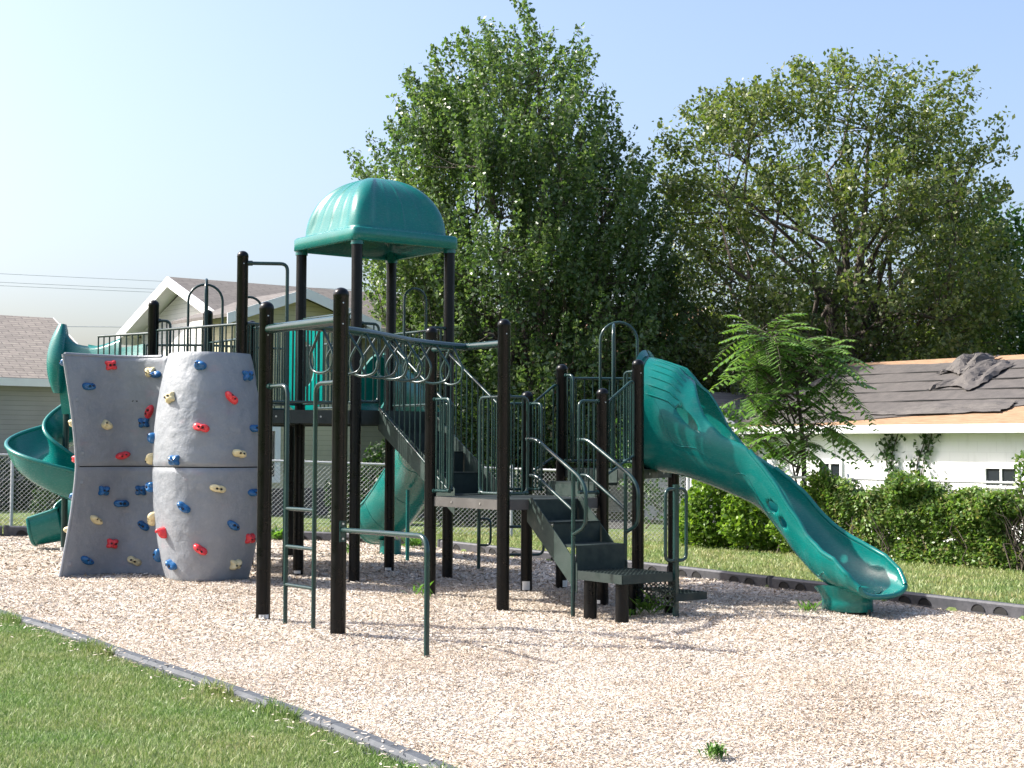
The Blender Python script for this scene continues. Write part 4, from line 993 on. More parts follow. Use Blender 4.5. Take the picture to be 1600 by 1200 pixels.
# ------------------------------------------------------------------ chain link fence
def fence(pts, htop, label, grp=None, vines=False):
    base = Vector((pts[0][0], pts[0][1], float(gl(pts[0][0], pts[0][1])))); root = empty('chain_link_fence', base); tag(root, label, 'fence')
    mesh = MB(); rail = MB(); posts = []
    r_ = .0032
    for i in range(len(pts) - 1):
        a = Vector((pts[i][0], pts[i][1], 0)); b = Vector((pts[i + 1][0], pts[i + 1][1], 0)); L = (b - a).length; d = (b - a) / L; hs_ = htop[i], htop[i + 1]
        zt = lambda s: hs_[0] + (hs_[1] - hs_[0]) * s / L
        zb_ = lambda s: float(gl(a.x + d.x * s, a.y + d.y * s)) + .02
        rail.tube([a + Z * zt(0), b + Z * zt(L)], .021, 8)
        h = zt(L / 2) - zb_(L / 2); stp = .078; n_ = int((L + h) / stp) + 1; nn = Vector((-d.y, d.x, 0))
        def strand(s0, sg):
            s_a, z_a = s0, 0.; s_b, z_b = s0 + sg * h, h
            if s_b < 0: f_ = (0 - s_a) / (s_b - s_a); s_b = 0; z_b = h * f_
            if s_b > L: f_ = (L - s_a) / (s_b - s_a); s_b = L; z_b = h * f_
            if s_a < 0: f_ = (0 - s_a) / (s_b - s_a); z_a = z_b * f_; s_a = 0
            if s_a > L: f_ = (L - s_a) / (s_b - s_a); z_a = z_a + (z_b - z_a) * f_; s_a = L
            if abs(s_b - s_a) < .02: return
            # zig-zag ends stick up above the rail a little
            zz = .03 if z_b > h - .001 else 0
            p = a + d * s_a + Z * (zb_(s_a) + z_a * (zt(s_a) - zb_(s_a)) / h); q = a + d * (s_b + sg * zz) + Z * (zb_(s_b) + z_b * (zt(s_b) - zb_(s_b)) / h + zz)
            mesh.tube([p + nn * .004 * sg, q + nn * .004 * sg], r_, 3, cap=False)
        for k in range(n_): strand(k * stp - h, 1); strand(k * stp, -1)
        np_ = max(1, int(round(L / 2.6)))
        for k in range(np_ + (1 if i == len(pts) - 2 else 0)):
            s = L * k / np_; posts.append((a + d * s, zb_(s), zt(s)))
    for (p, z0, z1) in posts:
        mb = MB(); mb.tube([p + Z * (z0 - .3), p + Z * (z1 + .05), p + Z * (z1 + .08)], [.028, .028, .012], 10); mb.build('fence_post', M['galv'], root)
    rail.build('top_rail', M['galv'], root); mesh.build('chain_link_mesh', M['galv'], root); return root
fence([(-13, 24.9), (-8.6, 26.0), (-4.0, 26.7), (0, 27.0), (3.0, 25.7)], [1.42, 1.37, 1.28, 1.16, 1.10], 'galvanised chain link fence behind the play structure, dim yards seen through it')
fence([(3.06, 25.64), (7.3, 20.9), (10.5, 17.3)], [1.10, 1.08, 1.05], 'chain link fence at the right, buried under green vines')

# ------------------------------------------------------------------ leaves
def leaf_cloud(C, size, seed, up=.3, droop=None, aspect=.62, nrm=None):
    """C: n x 3 centres -> V, F of small folded leaves (two triangles-quads)"""
    g = np.random.default_rng(seed); n = len(C); a = g.uniform(0, 2 * np.pi, n); el = g.normal(-.5, .5, n)
    d = np.stack([np.cos(a) * np.cos(el), np.sin(a) * np.cos(el), np.sin(el)], 1)
    r = g.normal(0, 1, (n, 3)); r[:, 2] += up * 3; s = np.cross(d, r); s /= np.linalg.norm(s, axis=1)[:, None] + 1e-9
    nn = np.cross(s, d); L = size * g.uniform(.6, 1.3, n)[:, None]; W = L * aspect / 2
    base = C - d * L * .5; tip = C + d * L * .5; fold = nn * W * .35
    V = np.stack([base, C + s * W - fold, tip, C - s * W - fold], 1).reshape(-1, 3); F = np.arange(len(V)).reshape(-1, 4); return V, F
def branch_mesh(segs, name, parent, seg=6):
    mb = MB()
    for (path, rr) in segs: mb.tube(path, rr, seg, cap=False)
    return mb.build(name, M['bark'], parent)
def wob(p, q, n=5, amp=.15, g=None):
    g = g or rng; P = [];
    for k in range(n + 1):
        t_ = k / n; v = p.lerp(q, t_)
        if 0 < k < n: v = v + Vector(g.normal(0, amp, 3)) * (q - p).length * .12
        P.append(v)
    return P
def tree(label, base, h, prof, mat, nshoot, per, leaf, seed, trunk_r=.2, upw=.5, shoot=(.6, 1.3), group='trees beyond the fence', limbs=26, fork=.15, name='tree', lean=(0, 0), fill=.35, spread=.10, squash=1.0, gapn=0.):
    """prof: list of (height, centre x offset, half width) read as the crown's outline; the crown is that outline turned round its axis"""
    g = np.random.default_rng(seed); root = empty(name, base); tag(root, label, 'tree', group); B = Vector(base)
    hs_ = [p[0] for p in prof]; cx_ = [p[1] for p in prof]; rw = [p[2] for p in prof]
    zlo, zhi = hs_[0], hs_[-1]
    zz = np.linspace(zlo, zhi, 200); area = np.interp(zz, hs_, rw) ** 1.5 + .05; cdf = np.cumsum(area); cdf /= cdf[-1]
    C = []; shoots = []
    nz = lambda v_: noise.noise(Vector(v_))
    for k in range(nshoot):
        z = float(np.interp(g.uniform(), cdf, zz)); rad = float(np.interp(z, hs_, rw)); cx = float(np.interp(z, hs_, cx_)); th = g.uniform(0, 2 * np.pi)
        rr = rad * (g.uniform(fill, 1) ** .55) * (1 + .12 * nz((math.cos(th) * 1.5 + seed, math.sin(th) * 1.5, z * .6)))
        L = g.uniform(*shoot) * (.75 + .5 * g.uniform())
        tip = Vector((B.x + cx + rr * math.cos(th), B.y + rr * math.sin(th) * squash, z))
        if gapn and nz((tip.x * .55 + seed * 3, tip.y * .55, tip.z * .55)) > gapn: continue
        out = Vector((math.cos(th) * (1 - upw * .6), math.sin(th) * (1 - upw * .6), upw + g.normal(0, .15))).normalized()
        st = tip - out * L; shoots.append((st, tip, z)); m = max(3, int(per * L * g.uniform(.7, 1.3)))
        t_ = g.uniform(0, 1.05, m) ** .8; pos = np.array(st)[None] + np.array(out)[None] * (t_ * L)[:, None]
        pos = pos + g.normal(0, spread * (1.25 - .7 * t_)[:, None] * np.ones((1, 3)), (m, 3)); C.append(pos)
    C = np.concatenate(C); V, F = leaf_cloud(C, leaf, seed + 1)
    fast_mesh('crown', V, F, mat, root)
    # trunk, limbs, then twigs to the shoots
    segs = []; tb = B + Z * (-.3); tt = B + Vector((prof[-1][1] * .6, 0, 0)) + Z * (zhi - 2.2 - B.z)
    tr = [tb.lerp(tt, q) + Vector((math.sin(q * 5 + seed) * .10 * q, math.cos(q * 4) * .08 * q, 0)) for q in np.linspace(0, 1, 12)]
    segs.append((tr, [trunk_r * (1 - .9 * q) + .012 for q in np.linspace(0, 1, 12)]))
    lim = []
    for k in range(limbs):
        s_, t2, z = shoots[int(g.integers(len(shoots)))]; zs0 = B.z + (z - B.z) * g.uniform(fork, .62) ; q = min(1, max(0.02, (zs0 - tb.z) / (tt.z - tb.z))); st = tr[0].lerp(tr[-1], q)
        i_ = q * 11; i0_ = min(10, int(i_)); st = tr[i0_].lerp(tr[i0_ + 1], i_ - i0_); P = wob(st, s_, 6, .5, g); r0 = trunk_r * (1 - .75 * q) * .42
        segs.append((P, [r0 * (1 - .8 * w) + .006 for w in np.linspace(0, 1, len(P))])); lim.append(P)
    pts = [p for P in lim for p in P[2:]] + tr[4:]
    arr = np.array([tuple(p) for p in pts])
    for (s_, t2, z) in shoots[::2]:
        d_ = np.linalg.norm(arr - np.array(s_), axis=1) + np.maximum(0, arr[:, 2] - s_.z) * 2; j = int(np.argmin(d_))
        segs.append(([pts[j], pts[j].lerp(s_, .5) + Vector(g.normal(0, .05, 3)), s_, t2], [.014, .011, .008, .004]))
    branch_mesh(segs, 'trunk', root, 5); return root
# the big maple
tree('tall dense dark green maple with a pointed top behind the roofed deck', (.7, 36.5, 0.0), 12,
     [(1.37, 0.24, 1.53), (2.31, 0.24, 3.18), (3.14, 0.12, 3.53), (4.67, -0.12, 3.94), (6.2, -0.59, 4.0), (7.73, -0.77, 3.83), (8.67, -1.0, 3.71), (9.38, -0.88, 3.3), (10.09, -0.82, 3.0), (10.67, -0.82, 2.59), (11.26, -0.71, 2.06), (11.85, -0.35, 1.3), (12.32, -0.24, 0.82), (12.68, -0.12, 0.35)],
     M['leaf_maple'], 2700, 64, .115, 11, .22, .9, (.8, 1.8), fill=.2, spread=.085, name='maple_tree', gapn=.225)
# broad sparse tree at the right
tree('broad sparse olive green tree with many visible branches behind the white garage', (8.2, 38.0, 0.0), 11.5,
     [(2.2, -1.2, 3.8), (3.4, -.8, 4.9), (5.0, -.5, 5.2), (6.5, -.4, 5.2), (7.8, -.4, 4.9), (9.0, -.3, 4.8), (9.9, -.3, 4.3), (10.6, -.2, 3.6), (11.1, .2, 2.3), (11.5, 1.3, .9)],
     M['leaf_sparse'], 2500, 48, .125, 23, .26, .42, (.7, 1.4), limbs=60, fork=.08, fill=.4, spread=.14, name='sparse_tree', gapn=.165)
tree('dark green tree at the right edge of the photo, lower than its broad neighbour', (12.6, 40.0, 0.0), 8.0,
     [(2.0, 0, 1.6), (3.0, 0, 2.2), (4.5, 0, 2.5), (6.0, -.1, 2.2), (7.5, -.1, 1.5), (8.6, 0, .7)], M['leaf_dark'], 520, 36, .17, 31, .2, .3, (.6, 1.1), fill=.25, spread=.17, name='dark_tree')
tree('bright green low tree showing through the branches of the broad sparse tree', (9.3, 42.0, 0.0), 6.6,
     [(1.6, 0, 2.6), (2.6, 0, 3.2), (4.0, 0, 3.0), (5.4, -.2, 2.2), (6.5, 0, 1.0)], M['leaf_dark'], 520, 34, .17, 37, .16, .4, (.6, 1.1), fill=.2, spread=.18, name='low_tree')
tree('small loose tree filling the gap between the maple and the broad sparse tree', (3.3, 38.5, 0.0), 6.2,
     [(1.8, 0, 1.4), (2.6, .1, 1.9), (3.6, .1, 1.9), (4.6, .0, 1.5), (5.6, .1, .8)], M['leaf_sparse'], 330, 34, .14, 41, .12, .4, (.5, 1.0), fill=.2, spread=.15, name='loose_tree', gapn=.45)

def bush(label, boxes, mat, n, leaf, seed, name='bush', cat='bush', grp=None, stems=18):
    """boxes: ellipsoid lumps (centre, radii) that together make one plant"""
    g = np.random.default_rng(seed); b0 = boxes[0][0]; root = empty(name, (b0[0], b0[1], float(gl(b0[0], b0[1])))); tag(root, label, cat, grp)
    vol = np.array([b[1][0] * b[1][1] * b[1][2] for b in boxes]); vol = vol / vol.sum(); C = []
    for (c, r_), f_ in zip(boxes, vol):
        m = int(n * f_); v = g.normal(0, 1, (m, 3)); v /= np.linalg.norm(v, axis=1)[:, None]; v *= (g.uniform(.35, 1, (m, 1)) ** .5)
        nzv = np.array([noise.noise(Vector((q[0] * 2.2 + seed, q[1] * 2.2, q[2] * 2.2))) for q in v]); v *= (1 + .28 * nzv)[:, None]
        C.append(np.array(c)[None] + v * np.array(r_)[None] )
    C = np.concatenate(C); C = C[C[:, 2] > gl(C[:, 0], C[:, 1]) + .01]; V, F = leaf_cloud(C, leaf, seed, .5); fast_mesh('foliage', V, F, mat, root)
    segs = []
    for k in range(stems):
        (c, r_) = boxes[int(g.integers(len(boxes)))]; q = Vector((c[0] + g.normal(0, r_[0] * .5), c[1] + g.normal(0, r_[1] * .4), c[2] + g.uniform(-.2, .8) * r_[2])); p = Vector((c[0] + g.normal(0, r_[0] * .3), c[1], float(gl(c[0], c[1])) - .05))
        segs.append((wob(p, q, 4, .4, g), [.018, .014, .011, .008, .005]))
    branch_mesh(segs, 'stem', root, 5); return root
bush('yellow green leafy bush at the fence below the wave slide', [((3.35, 24.75, .48), (.55, .32, .72)), ((3.95, 24.2, .48), (.60, .32, .68)), ((4.55, 23.7, .42), (.50, .32, .60)), ((3.0, 25.1, .3), (.3, .3, .45))], M['leaf_bush'], 15000, .085, 51)
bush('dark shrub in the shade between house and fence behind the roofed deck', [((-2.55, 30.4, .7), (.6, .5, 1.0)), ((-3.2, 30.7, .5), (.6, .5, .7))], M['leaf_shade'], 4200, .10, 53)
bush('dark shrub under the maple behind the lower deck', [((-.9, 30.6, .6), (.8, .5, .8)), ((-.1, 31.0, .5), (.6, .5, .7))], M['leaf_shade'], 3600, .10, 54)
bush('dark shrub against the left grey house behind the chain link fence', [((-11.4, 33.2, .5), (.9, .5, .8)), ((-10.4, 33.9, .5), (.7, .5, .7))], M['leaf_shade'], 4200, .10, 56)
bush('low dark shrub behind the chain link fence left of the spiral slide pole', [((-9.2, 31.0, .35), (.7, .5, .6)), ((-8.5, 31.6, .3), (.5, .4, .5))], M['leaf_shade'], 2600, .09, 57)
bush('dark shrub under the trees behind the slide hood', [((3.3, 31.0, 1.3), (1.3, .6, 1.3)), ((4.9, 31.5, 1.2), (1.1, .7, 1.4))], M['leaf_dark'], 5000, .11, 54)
# vines over the right fence
def vine_strip(label, pts, ztop, thick, n, seed, leaf=.085, mat=None):
    g = np.random.default_rng(seed); root = empty('vine', (pts[0][0], pts[0][1], 0)); tag(root, label, 'vine')
    s = g.uniform(0, 1, n); a = np.array(pts[0]); b = np.array(pts[1]); xy = a + (b - a) * s[:, None]; L = np.linalg.norm(b - a); nn = np.array([-(b - a)[1], (b - a)[0]]) / L
    if nn[1] > 0: nn = -nn
    top = ztop + .10 * np.sin(s * L * 2.3 + 1) + .07 * np.sin(s * L * 5.1) + .05 * np.sin(s * L * 11.0)
    z0 = gl(xy[:, 0], xy[:, 1]); tz = g.uniform(0, 1, n) ** .75; z = z0 + (top - z0) * tz
    nv = np.array([noise.fractal(Vector((p * L * 1.1, q * 1.6, seed)), 1, 2, 3) for p, q in zip(s, z)])
    hang = np.array([noise.noise(Vector((p * L * 4.0, q * .9, seed + 5))) for p, q in zip(s, z)])
    keep = (nv + .35 * hang > -.54 - .25 * (tz > .8)); off = thick * (.35 + .65 * np.clip(nv + .5, 0, 1)) * g.uniform(.1, 1, n) * (.5 + .8 * tz)
    back = g.uniform(0, 1, n) < .25; off = np.where(back, -off * .7, off)
    C = np.concatenate([xy + nn * off[:, None], z[:, None]], 1)[keep]; C += g.normal(0, .02, C.shape); V, F = leaf_cloud(C, leaf, seed, .6); fast_mesh('foliage', V, F, mat or M['leaf_vine'], root)
    segs = []
    for k in range(45):
        q = g.uniform(0, 1); p = a + (b - a) * q; zt = ztop * g.uniform(.6, 1); off_ = g.uniform(-.05, .2); p0 = Vector((p[0] + nn[0] * off_, p[1] + nn[1] * off_, float(gl(*p)) - .02)); segs.append((wob(p0, p0 + Vector((g.normal(0, .2), g.normal(0, .1), zt)), 5, .6, g), [.012, .010, .009, .008, .006, .004]))
    branch_mesh(segs, 'stem', root, 4); return root
vine_strip('thick green vine mass smothering the chain link fence in front of the garage', [(5.75, 22.55), (9.6, 18.2)], 1.0, .42, 110000, 61, .066)
vine_strip('thinner brownish vine on the fence between the sapling and the thick green vines', [(4.75, 23.7), (5.75, 22.6)], 1.0, .28, 14000, 62, .066)
vine_strip('upright sprig of vine rising above the hedge line at the right', [(7.05, 21.1), (7.35, 20.8)], 1.36, .14, 650, 63)

# ailanthus sapling: compound fronds
def frond_tree():
    g = np.random.default_rng(71); base = Vector((4.62, 24.3, 0)); root = empty('sapling', base); tag(root, 'bright green sapling with long feathery compound leaves in front of the white garage', 'tree', None)
    segs = []; V = []; top = base + Vector((.05, 0, 3.0))
    tr = [base + Vector((.10 * math.sin(q * 4), .03, 3.1 * q - .2 * (1 - q))) for q in np.linspace(0, 1, 9)]; segs.append((tr, [.055 * (1 - .8 * q) + .008 for q in np.linspace(0, 1, 9)]))
    tips = []
    for k in range(24):
        q = .36 + .62 * k / 23; st = tr[0].lerp(tr[-1], q); a = g.uniform(0, 2 * np.pi); L = g.uniform(.5, 1.0) * (1.25 - .65 * q); e = st + Vector((math.cos(a) * L, math.sin(a) * L * .7, L * .8)); segs.append(([st, st.lerp(e, .5) + Vector((0, 0, -.04)), e], [.020, .015, .010])); tips.append(e)
    tips += [tr[-1], tr[-2], tr[-1] + Vector((.02, 0, .1))]
    for tp in tips:
        for k in range(int(g.integers(8, 11))):
            a = g.uniform(0, 2 * np.pi); L = g.uniform(.42, 1.08); el = g.uniform(-.45, .85); d = Vector((math.cos(a) * math.cos(el), math.sin(a) * math.cos(el), math.sin(el))); pts = []
            for j in range(9): t_ = j / 8; pts.append(tp + d * L * t_ + Vector((0, 0, -.42 * L * t_ * t_)))
            segs.append((pts, [.006 - .0005 * j for j in range(9)]))
            n_l = 10
            for j in range(1, n_l + 1):
                t_ = .14 + .86 * j / n_l; i_ = t_ * 8; i0_ = min(7, int(i_)); p = pts[i0_].lerp(pts[i0_ + 1], i_ - i0_); tn = (pts[i0_ + 1] - pts[i0_]).normalized(); sd = tn.cross(Z).normalized()
                ll = .165 * math.sin(math.pi * (.18 + .72 * t_)) + .05
                for s in (-1, 1):
                    dv = (sd * s + tn * .45 + Vector((0, 0, -.28 + g.normal(0, .10)))).normalized(); wv = dv.cross(Vector((0, 0, 1)))  .normalized() * .032; m_ = p + dv * ll * .4
                    V += [tuple(p), tuple(m_ + wv), tuple(p + dv * ll), tuple(m_ - wv)]
    V = np.array(V); fast_mesh('crown', V, np.arange(len(V)).reshape(-1, 4), M['leaf_ailanthus'], root); branch_mesh(segs, 'trunk', root, 5)
frond_tree()
# weeds
def weed(loc, h, n, seed, label):
    g = np.random.default_rng(seed); x, y = loc; b = Vector((x, y, float(gm(x, y)))); V = []; mb = []
    for k in range(n * 3):
        a = g.uniform(0, 2 * np.pi); L = h * g.uniform(.35, 1.1); b = Vector((x + g.normal(0, h * .35), y + g.normal(0, h * .35), 0)); b.z = float(gm(b.x, b.y)) + g.uniform(0, h * .4); e = b + Vector((math.cos(a) * L * .7, math.sin(a) * L * .7, L * g.uniform(.3, .9))); w = Vector((-math.sin(a), math.cos(a), 0)) * L * .10; m_ = b.lerp(e, .6) + Z * .02
        V += [tuple(b), tuple(m_ + w), tuple(e), tuple(m_ - w)]
    V = np.array(V); me = fast_mesh('weed', V - 0, np.arange(len(V)).reshape(-1, 4), M['weed']); tag(me, label, 'weed', 'weeds growing through the wood chips')
for w in (((1.02, 7.55), .075, 34, 1, 'small green weed alone in the wood chips near the bottom edge'), ((-.93, 15.6), .16, 10, 2, 'small bright weed at the foot of the post left of the lower deck'),
          ((1.35, 14.75), .22, 26, 3, 'leafy weed under the perforated low platform'), ((1.15, 14.5), .10, 14, 4, 'low weed beside the leg of the low platform'), ((2.95, 15.05), .13, 18, 5, 'yellow green weed at the foot of the wave slide'),
          ((-2.35, 21.6), .15, 12, 6, 'small weed in front of the curved slide exit'), ((-.45, 6.95), .07, 26, 7, 'green weed beside the edging at the bottom edge'), ((-1.5, 23.3), .22, 40, 8, 'weed clump against the border timber behind the curved slide'), ((-3.8, 24.7), .2, 50, 9, 'weed clump against the border timber seen between the ladder rails')):
    weed(*w)

# ------------------------------------------------------------------ buildings
def slab(mb, pts, th, mi=0): 
    n_ = (Vector(pts[1]) - Vector(pts[0])).cross(Vector(pts[2]) - Vector(pts[0])).normalized(); n_ = n_ if n_.z > 0 else -n_; mb.prism(pts, n_ * th, mi)
def roof_uv(o, along_, orig):
    al = Vector(along_).normalized(); org = Vector(orig) - ORIG[o.name]
    def f(c): 
        r_ = Vector(c) - org; a = r_.dot(al); b = (r_ - al * a).length; return (a, b)
    quad_uv(o, f)
def house(label, corner, along_v, depth_v, L, Dp, zg, ze, zr, wallm, roofm, oh=.35, name='house', gable_over=.3, trimw=.17):
    """corner: near corner; along_v: unit vector of the ridge; depth_v: unit vector across; gable ends at both ends of the ridge"""
    c = Vector((corner[0], corner[1], 0)); a = Vector(along_v).normalized(); d = Vector(depth_v).normalized(); root = empty(name, (c.x, c.y, zg)); tag(root, label, 'house')
    mb = MB(); q = [c, c + a * L, c + a * L + d * Dp, c + d * Dp]
    for i in range(4):
        s, e = q[i], q[(i + 1) % 4]; inn_ = (q[0] + q[2]) / 2 - (s + e) / 2; inn_.normalize()
        if i in (1, 3):
            mid = (s + e) / 2; mb.prism([s + Z * zg, e + Z * zg, e + Z * ze, mid + Z * (zr - .12), s + Z * ze], inn_ * .12)
        else: mb.prism([s + Z * zg + (e - s).normalized() * .12, e + Z * zg - (e - s).normalized() * .12, e + Z * ze - (e - s).normalized() * .12, s + Z * ze + (e - s).normalized() * .12], inn_ * .12)
    wl = mb.build('wall', wallm, root)
    mid = d * Dp / 2; sl = (zr - ze) / (Dp / 2); mb = MB()
    A0 = c - a * gable_over; A1 = c + a * (L + gable_over); r0 = A0 + mid + Z * zr; r1 = A1 + mid + Z * zr
    e0 = A0 - d * oh + Z * (ze - sl * oh); e1 = A1 - d * oh + Z * (ze - sl * oh); f0 = A0 + d * (Dp + oh) + Z * (ze - sl * oh); f1 = A1 + d * (Dp + oh) + Z * (ze - sl * oh)
    mb.prism([e0, e1, r1, r0], Z * .07); mb.prism([f0, f1, r1, r0], Z * .0695)
    ro = mb.build('roof', roofm, root); roof_uv(ro, a, r0)
    mb = MB()
    for (s, e) in ((e0, r0), (f0, r0), (e1, r1), (f1, r1)):
        o_ = -a if (s - c).dot(a) < 0 else a; mb.prism([s + Z * .075, e + Z * .075, e - Z * (trimw - .07), s - Z * (trimw - .07)], o_ * .03)
    for (s, e, o_) in ((e0, e1, -d), (f0, f1, d)): mb.prism([s + Z * .06, e + Z * .06, e - Z * (trimw - .05), s - Z * (trimw - .05)], o_ * .04)
    # soffit
    mb.prism([e0 - Z * .05, e1 - Z * .05, c + a * L + Z * (ze - .0) - Z * .05 + a * gable_over, c - a * gable_over + Z * (ze - .05)], Z * -.012)
    for (s, e) in ((e0, r0), (f0, r0), (e1, r1), (f1, r1)):
        o_ = a if (s - c).dot(a) < 0 else -a; mb.prism([s - Z * .012, e - Z * .012, e - Z * .012 + o_ * (gable_over - .01), s - Z * .012 + o_ * (gable_over - .01)], Z * -.012)
    mb.build('trim', M['trim'], root); return root
def window(root, p, a, n_, w, h, bars=1, fr=.06, name='window'):
    """p: lower left corner on the wall, a: along, n_: outward"""
    p = Vector(p); a = Vector(a).normalized(); n_ = Vector(n_).normalized(); mb = MB()
    def bar(x0, x1, z0, z1, t_=.05): mb.prism([p + a * x0 + Z * z0, p + a * x1 + Z * z0, p + a * x1 + Z * z1, p + a * x0 + Z * z1], n_ * t_)
    bar(0, w, 0, fr); bar(0, w, h - fr, h); bar(0, fr, fr, h - fr); bar(w - fr, w, fr, h - fr)
    for k in range(1, bars + 1): x_ = w * k / (bars + 1); bar(x_ - .02, x_ + .02, fr, h - fr, .04)
    wo = mb.build(name, M['trim'], root); g_ = MB(); g_.prism([p + a * fr + Z * fr, p + a * (w - fr) + Z * fr, p + a * (w - fr) + Z * (h - fr), p + a * fr + Z * (h - fr)], n_ * .012); g_.build('pane', M['glass'], wo); return wo
nU, nN = U, N
# left house with tan shingles, its long side facing N-ward (towards the bed)
lh = house('grey sided house with a tan shingled roof at the left edge', tuple((Vector((-9.9, 35.5, 0)) - U * 12)[:2]), U, -N, 12, 7.0, -.2, 3.15, 4.72, M['sid_grey'], M['shing_tan'], .35)
window(lh, Vector((-9.9, 35.5, 1.2)) - U * 3.6 + N * .0, U, N, 1.0, 1.1)
# grey roofed house with gable facing left
apex = Vector((-8.02, 36.0, 0)); cn = apex + N * 2.75 + U * .3
gh = house('tan sided house with grey brown roof and white gable trim behind the roofed deck', (cn.x, cn.y), U, -N, 8.2, 5.5, -.2, 4.42, 5.50, M['sid_tan'], M['shing_brown'], .32, gable_over=.55, trimw=.24)
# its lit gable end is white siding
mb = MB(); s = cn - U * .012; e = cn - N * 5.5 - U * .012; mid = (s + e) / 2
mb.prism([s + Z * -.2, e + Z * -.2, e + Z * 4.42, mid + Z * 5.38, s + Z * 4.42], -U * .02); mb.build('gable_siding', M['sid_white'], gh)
# projecting front wing with its own gable
wc = Vector((-5.98, 32.25, 0)); wl_ = 3.1; sl = .36; mb = MB(); ze_, zr_ = 4.33, 4.86
mb.prism([wc - Z * .2, wc + U * wl_ - Z * .2, wc + U * wl_ + Z * ze_, wc + U * wl_ / 2 + Z * zr_, wc + Z * ze_], -N * .12)
for k in (0, wl_): q = wc + U * k - N * .125; s_ = U * (.1 if k == 0 else -.1); mb.prism([q - Z * .2, q - N * 1.4 - Z * .2, q - N * 1.4 + Z * ze_, q + Z * ze_], s_)
mb.build('wing_wall', M['sid_tan'], gh)
mb = MB(); mb.prism([wc - U * .02 - Z * .25 + N * .001, wc + U * (wl_ + .02) - Z * .25 + N * .001, wc + U * (wl_ + .02) + Z * .62 + N * .001, wc - U * .02 + Z * .62 + N * .001], N * .03)
mb.build('foundation', M['felt'], gh)
mb = MB(); o_ = .35; r0 = wc + U * wl_ / 2 + N * .4 + Z * (zr_ + .06); r1 = r0 - N * 2.8; sr = (zr_ - ze_) / (wl_ / 2)
e0 = wc - U * o_ + N * .4 + Z * (ze_ + .06 - sr * o_); e1 = wc + U * (wl_ + o_) + N * .4 + Z * (ze_ + .06 - sr * o_)
mb.prism([e0, r0, r1, e0 - N * 2.8], Z * .07); mb.prism([e1, r0, r1, e1 - N * 2.8], Z * .0695); ro = mb.build('wing_roof', M['shing_brown'], gh); roof_uv(ro, N, r0)
mb = MB(); mb.prism([e0 + Z * .075, r0 + Z * .075, r0 - Z * .15, e0 - Z * .15], N * .03); mb.prism([e1 + Z * .075, r0 + Z * .075, r0 - Z * .15, e1 - Z * .15], N * .031)
mb.build('wing_trim', M['trim'], gh)
window(gh, wc + U * .52 + Z * .75, U, N, .62, 1.25, 0, .13); window(gh, wc + U * 2.45 + Z * 1.7 + N * .0, U, N, .20, .22, 0, .05, 'vent_cover')
# brown roofed house seen through the trees
bh = house('white house with a red brown roof half hidden behind the maple and the sparse tree', (2.5, 38.8), -N, U, 5.4, 6.4, -.3, 3.15, 5.25, M['sid_white'], M['shing_red'], .4)
sh = house('small white sided outbuilding left of the white garage, behind the sapling', (5.15, 32.6), (.8, .6, 0), (-.6, .8, 0), 3.0, 3.4, -.3, 1.95, 2.75, M['sid_white'], M['shing_brown'], .2, 'outbuilding')
# white garage with half stripped roof
ga = Vector((5.75, 30.7, 0)) - N * 1.0; GL = 10.5; GW = 6.4; zg, ze, zr = -.5, 2.06, 3.36
gr_ = empty('garage', (ga.x, ga.y, zg)); tag(gr_, 'low white block garage with a half stripped felt roof behind the vines', 'garage')
mb = MB(); q = [ga, ga + N * GL, ga + N * GL + U * GW, ga + U * GW]
mb.prism([q[0] + Z * zg, q[1] + Z * zg, q[1] + Z * ze, q[0] + Z * ze], U * .2); mb.prism([q[3] + Z * zg, q[2] + Z * zg, q[2] + Z * ze, q[3] + Z * ze], -U * .2)
for k in (0, 1):
    s = q[0] + U * .2 if k == 0 else q[1] + U * .2; e = s + U * (GW - .4); mb.prism([s + Z * zg, e + Z * zg, e + Z * ze, (s + e) / 2 + Z * (zr - .15), s + Z * ze], (N if k == 0 else -N) * .2)
wl = mb.build('wall', M['block'], gr_)
def fuv(c): return (Vector(c).dot(N), c[2])
quad_uv(wl, fuv)
sl = (zr - ze) / (GW / 2); oh = .38; up_ = (U * (GW / 2 + oh) + Z * (sl * (GW / 2 + oh))); e0 = ga - U * oh - N * .35 + Z * (ze - sl * oh + .05); LL = GL + .7
mb = MB(); mb.prism([e0, e0 + N * LL, e0 + N * LL + up_, e0 + up_], Z * .04); f0 = e0 + U * (GW + 2 * oh); dn = (-U * (GW / 2 + oh) + Z * (sl * (GW / 2 + oh))); mb.prism([f0, f0 + N * LL, f0 + N * LL + dn, f0 + dn], Z * .0395)
ro = mb.build('roof', M['plywood'], gr_); roof_uv(ro, N, e0)
mb = MB(); s = e0 - U * .005; mb.prism([s + Z * .045, s + N * LL + Z * .045, s + N * LL - Z * .11, s - Z * .11], -U * .03)
mb.prism([s + U * .02 - Z * .11, s + N * LL + U * .02 - Z * .11, s + N * LL + U * (oh + .0) - Z * .085, s + U * oh - Z * .085], Z * -.012); mb.build('fascia', M['trim'], gr_)
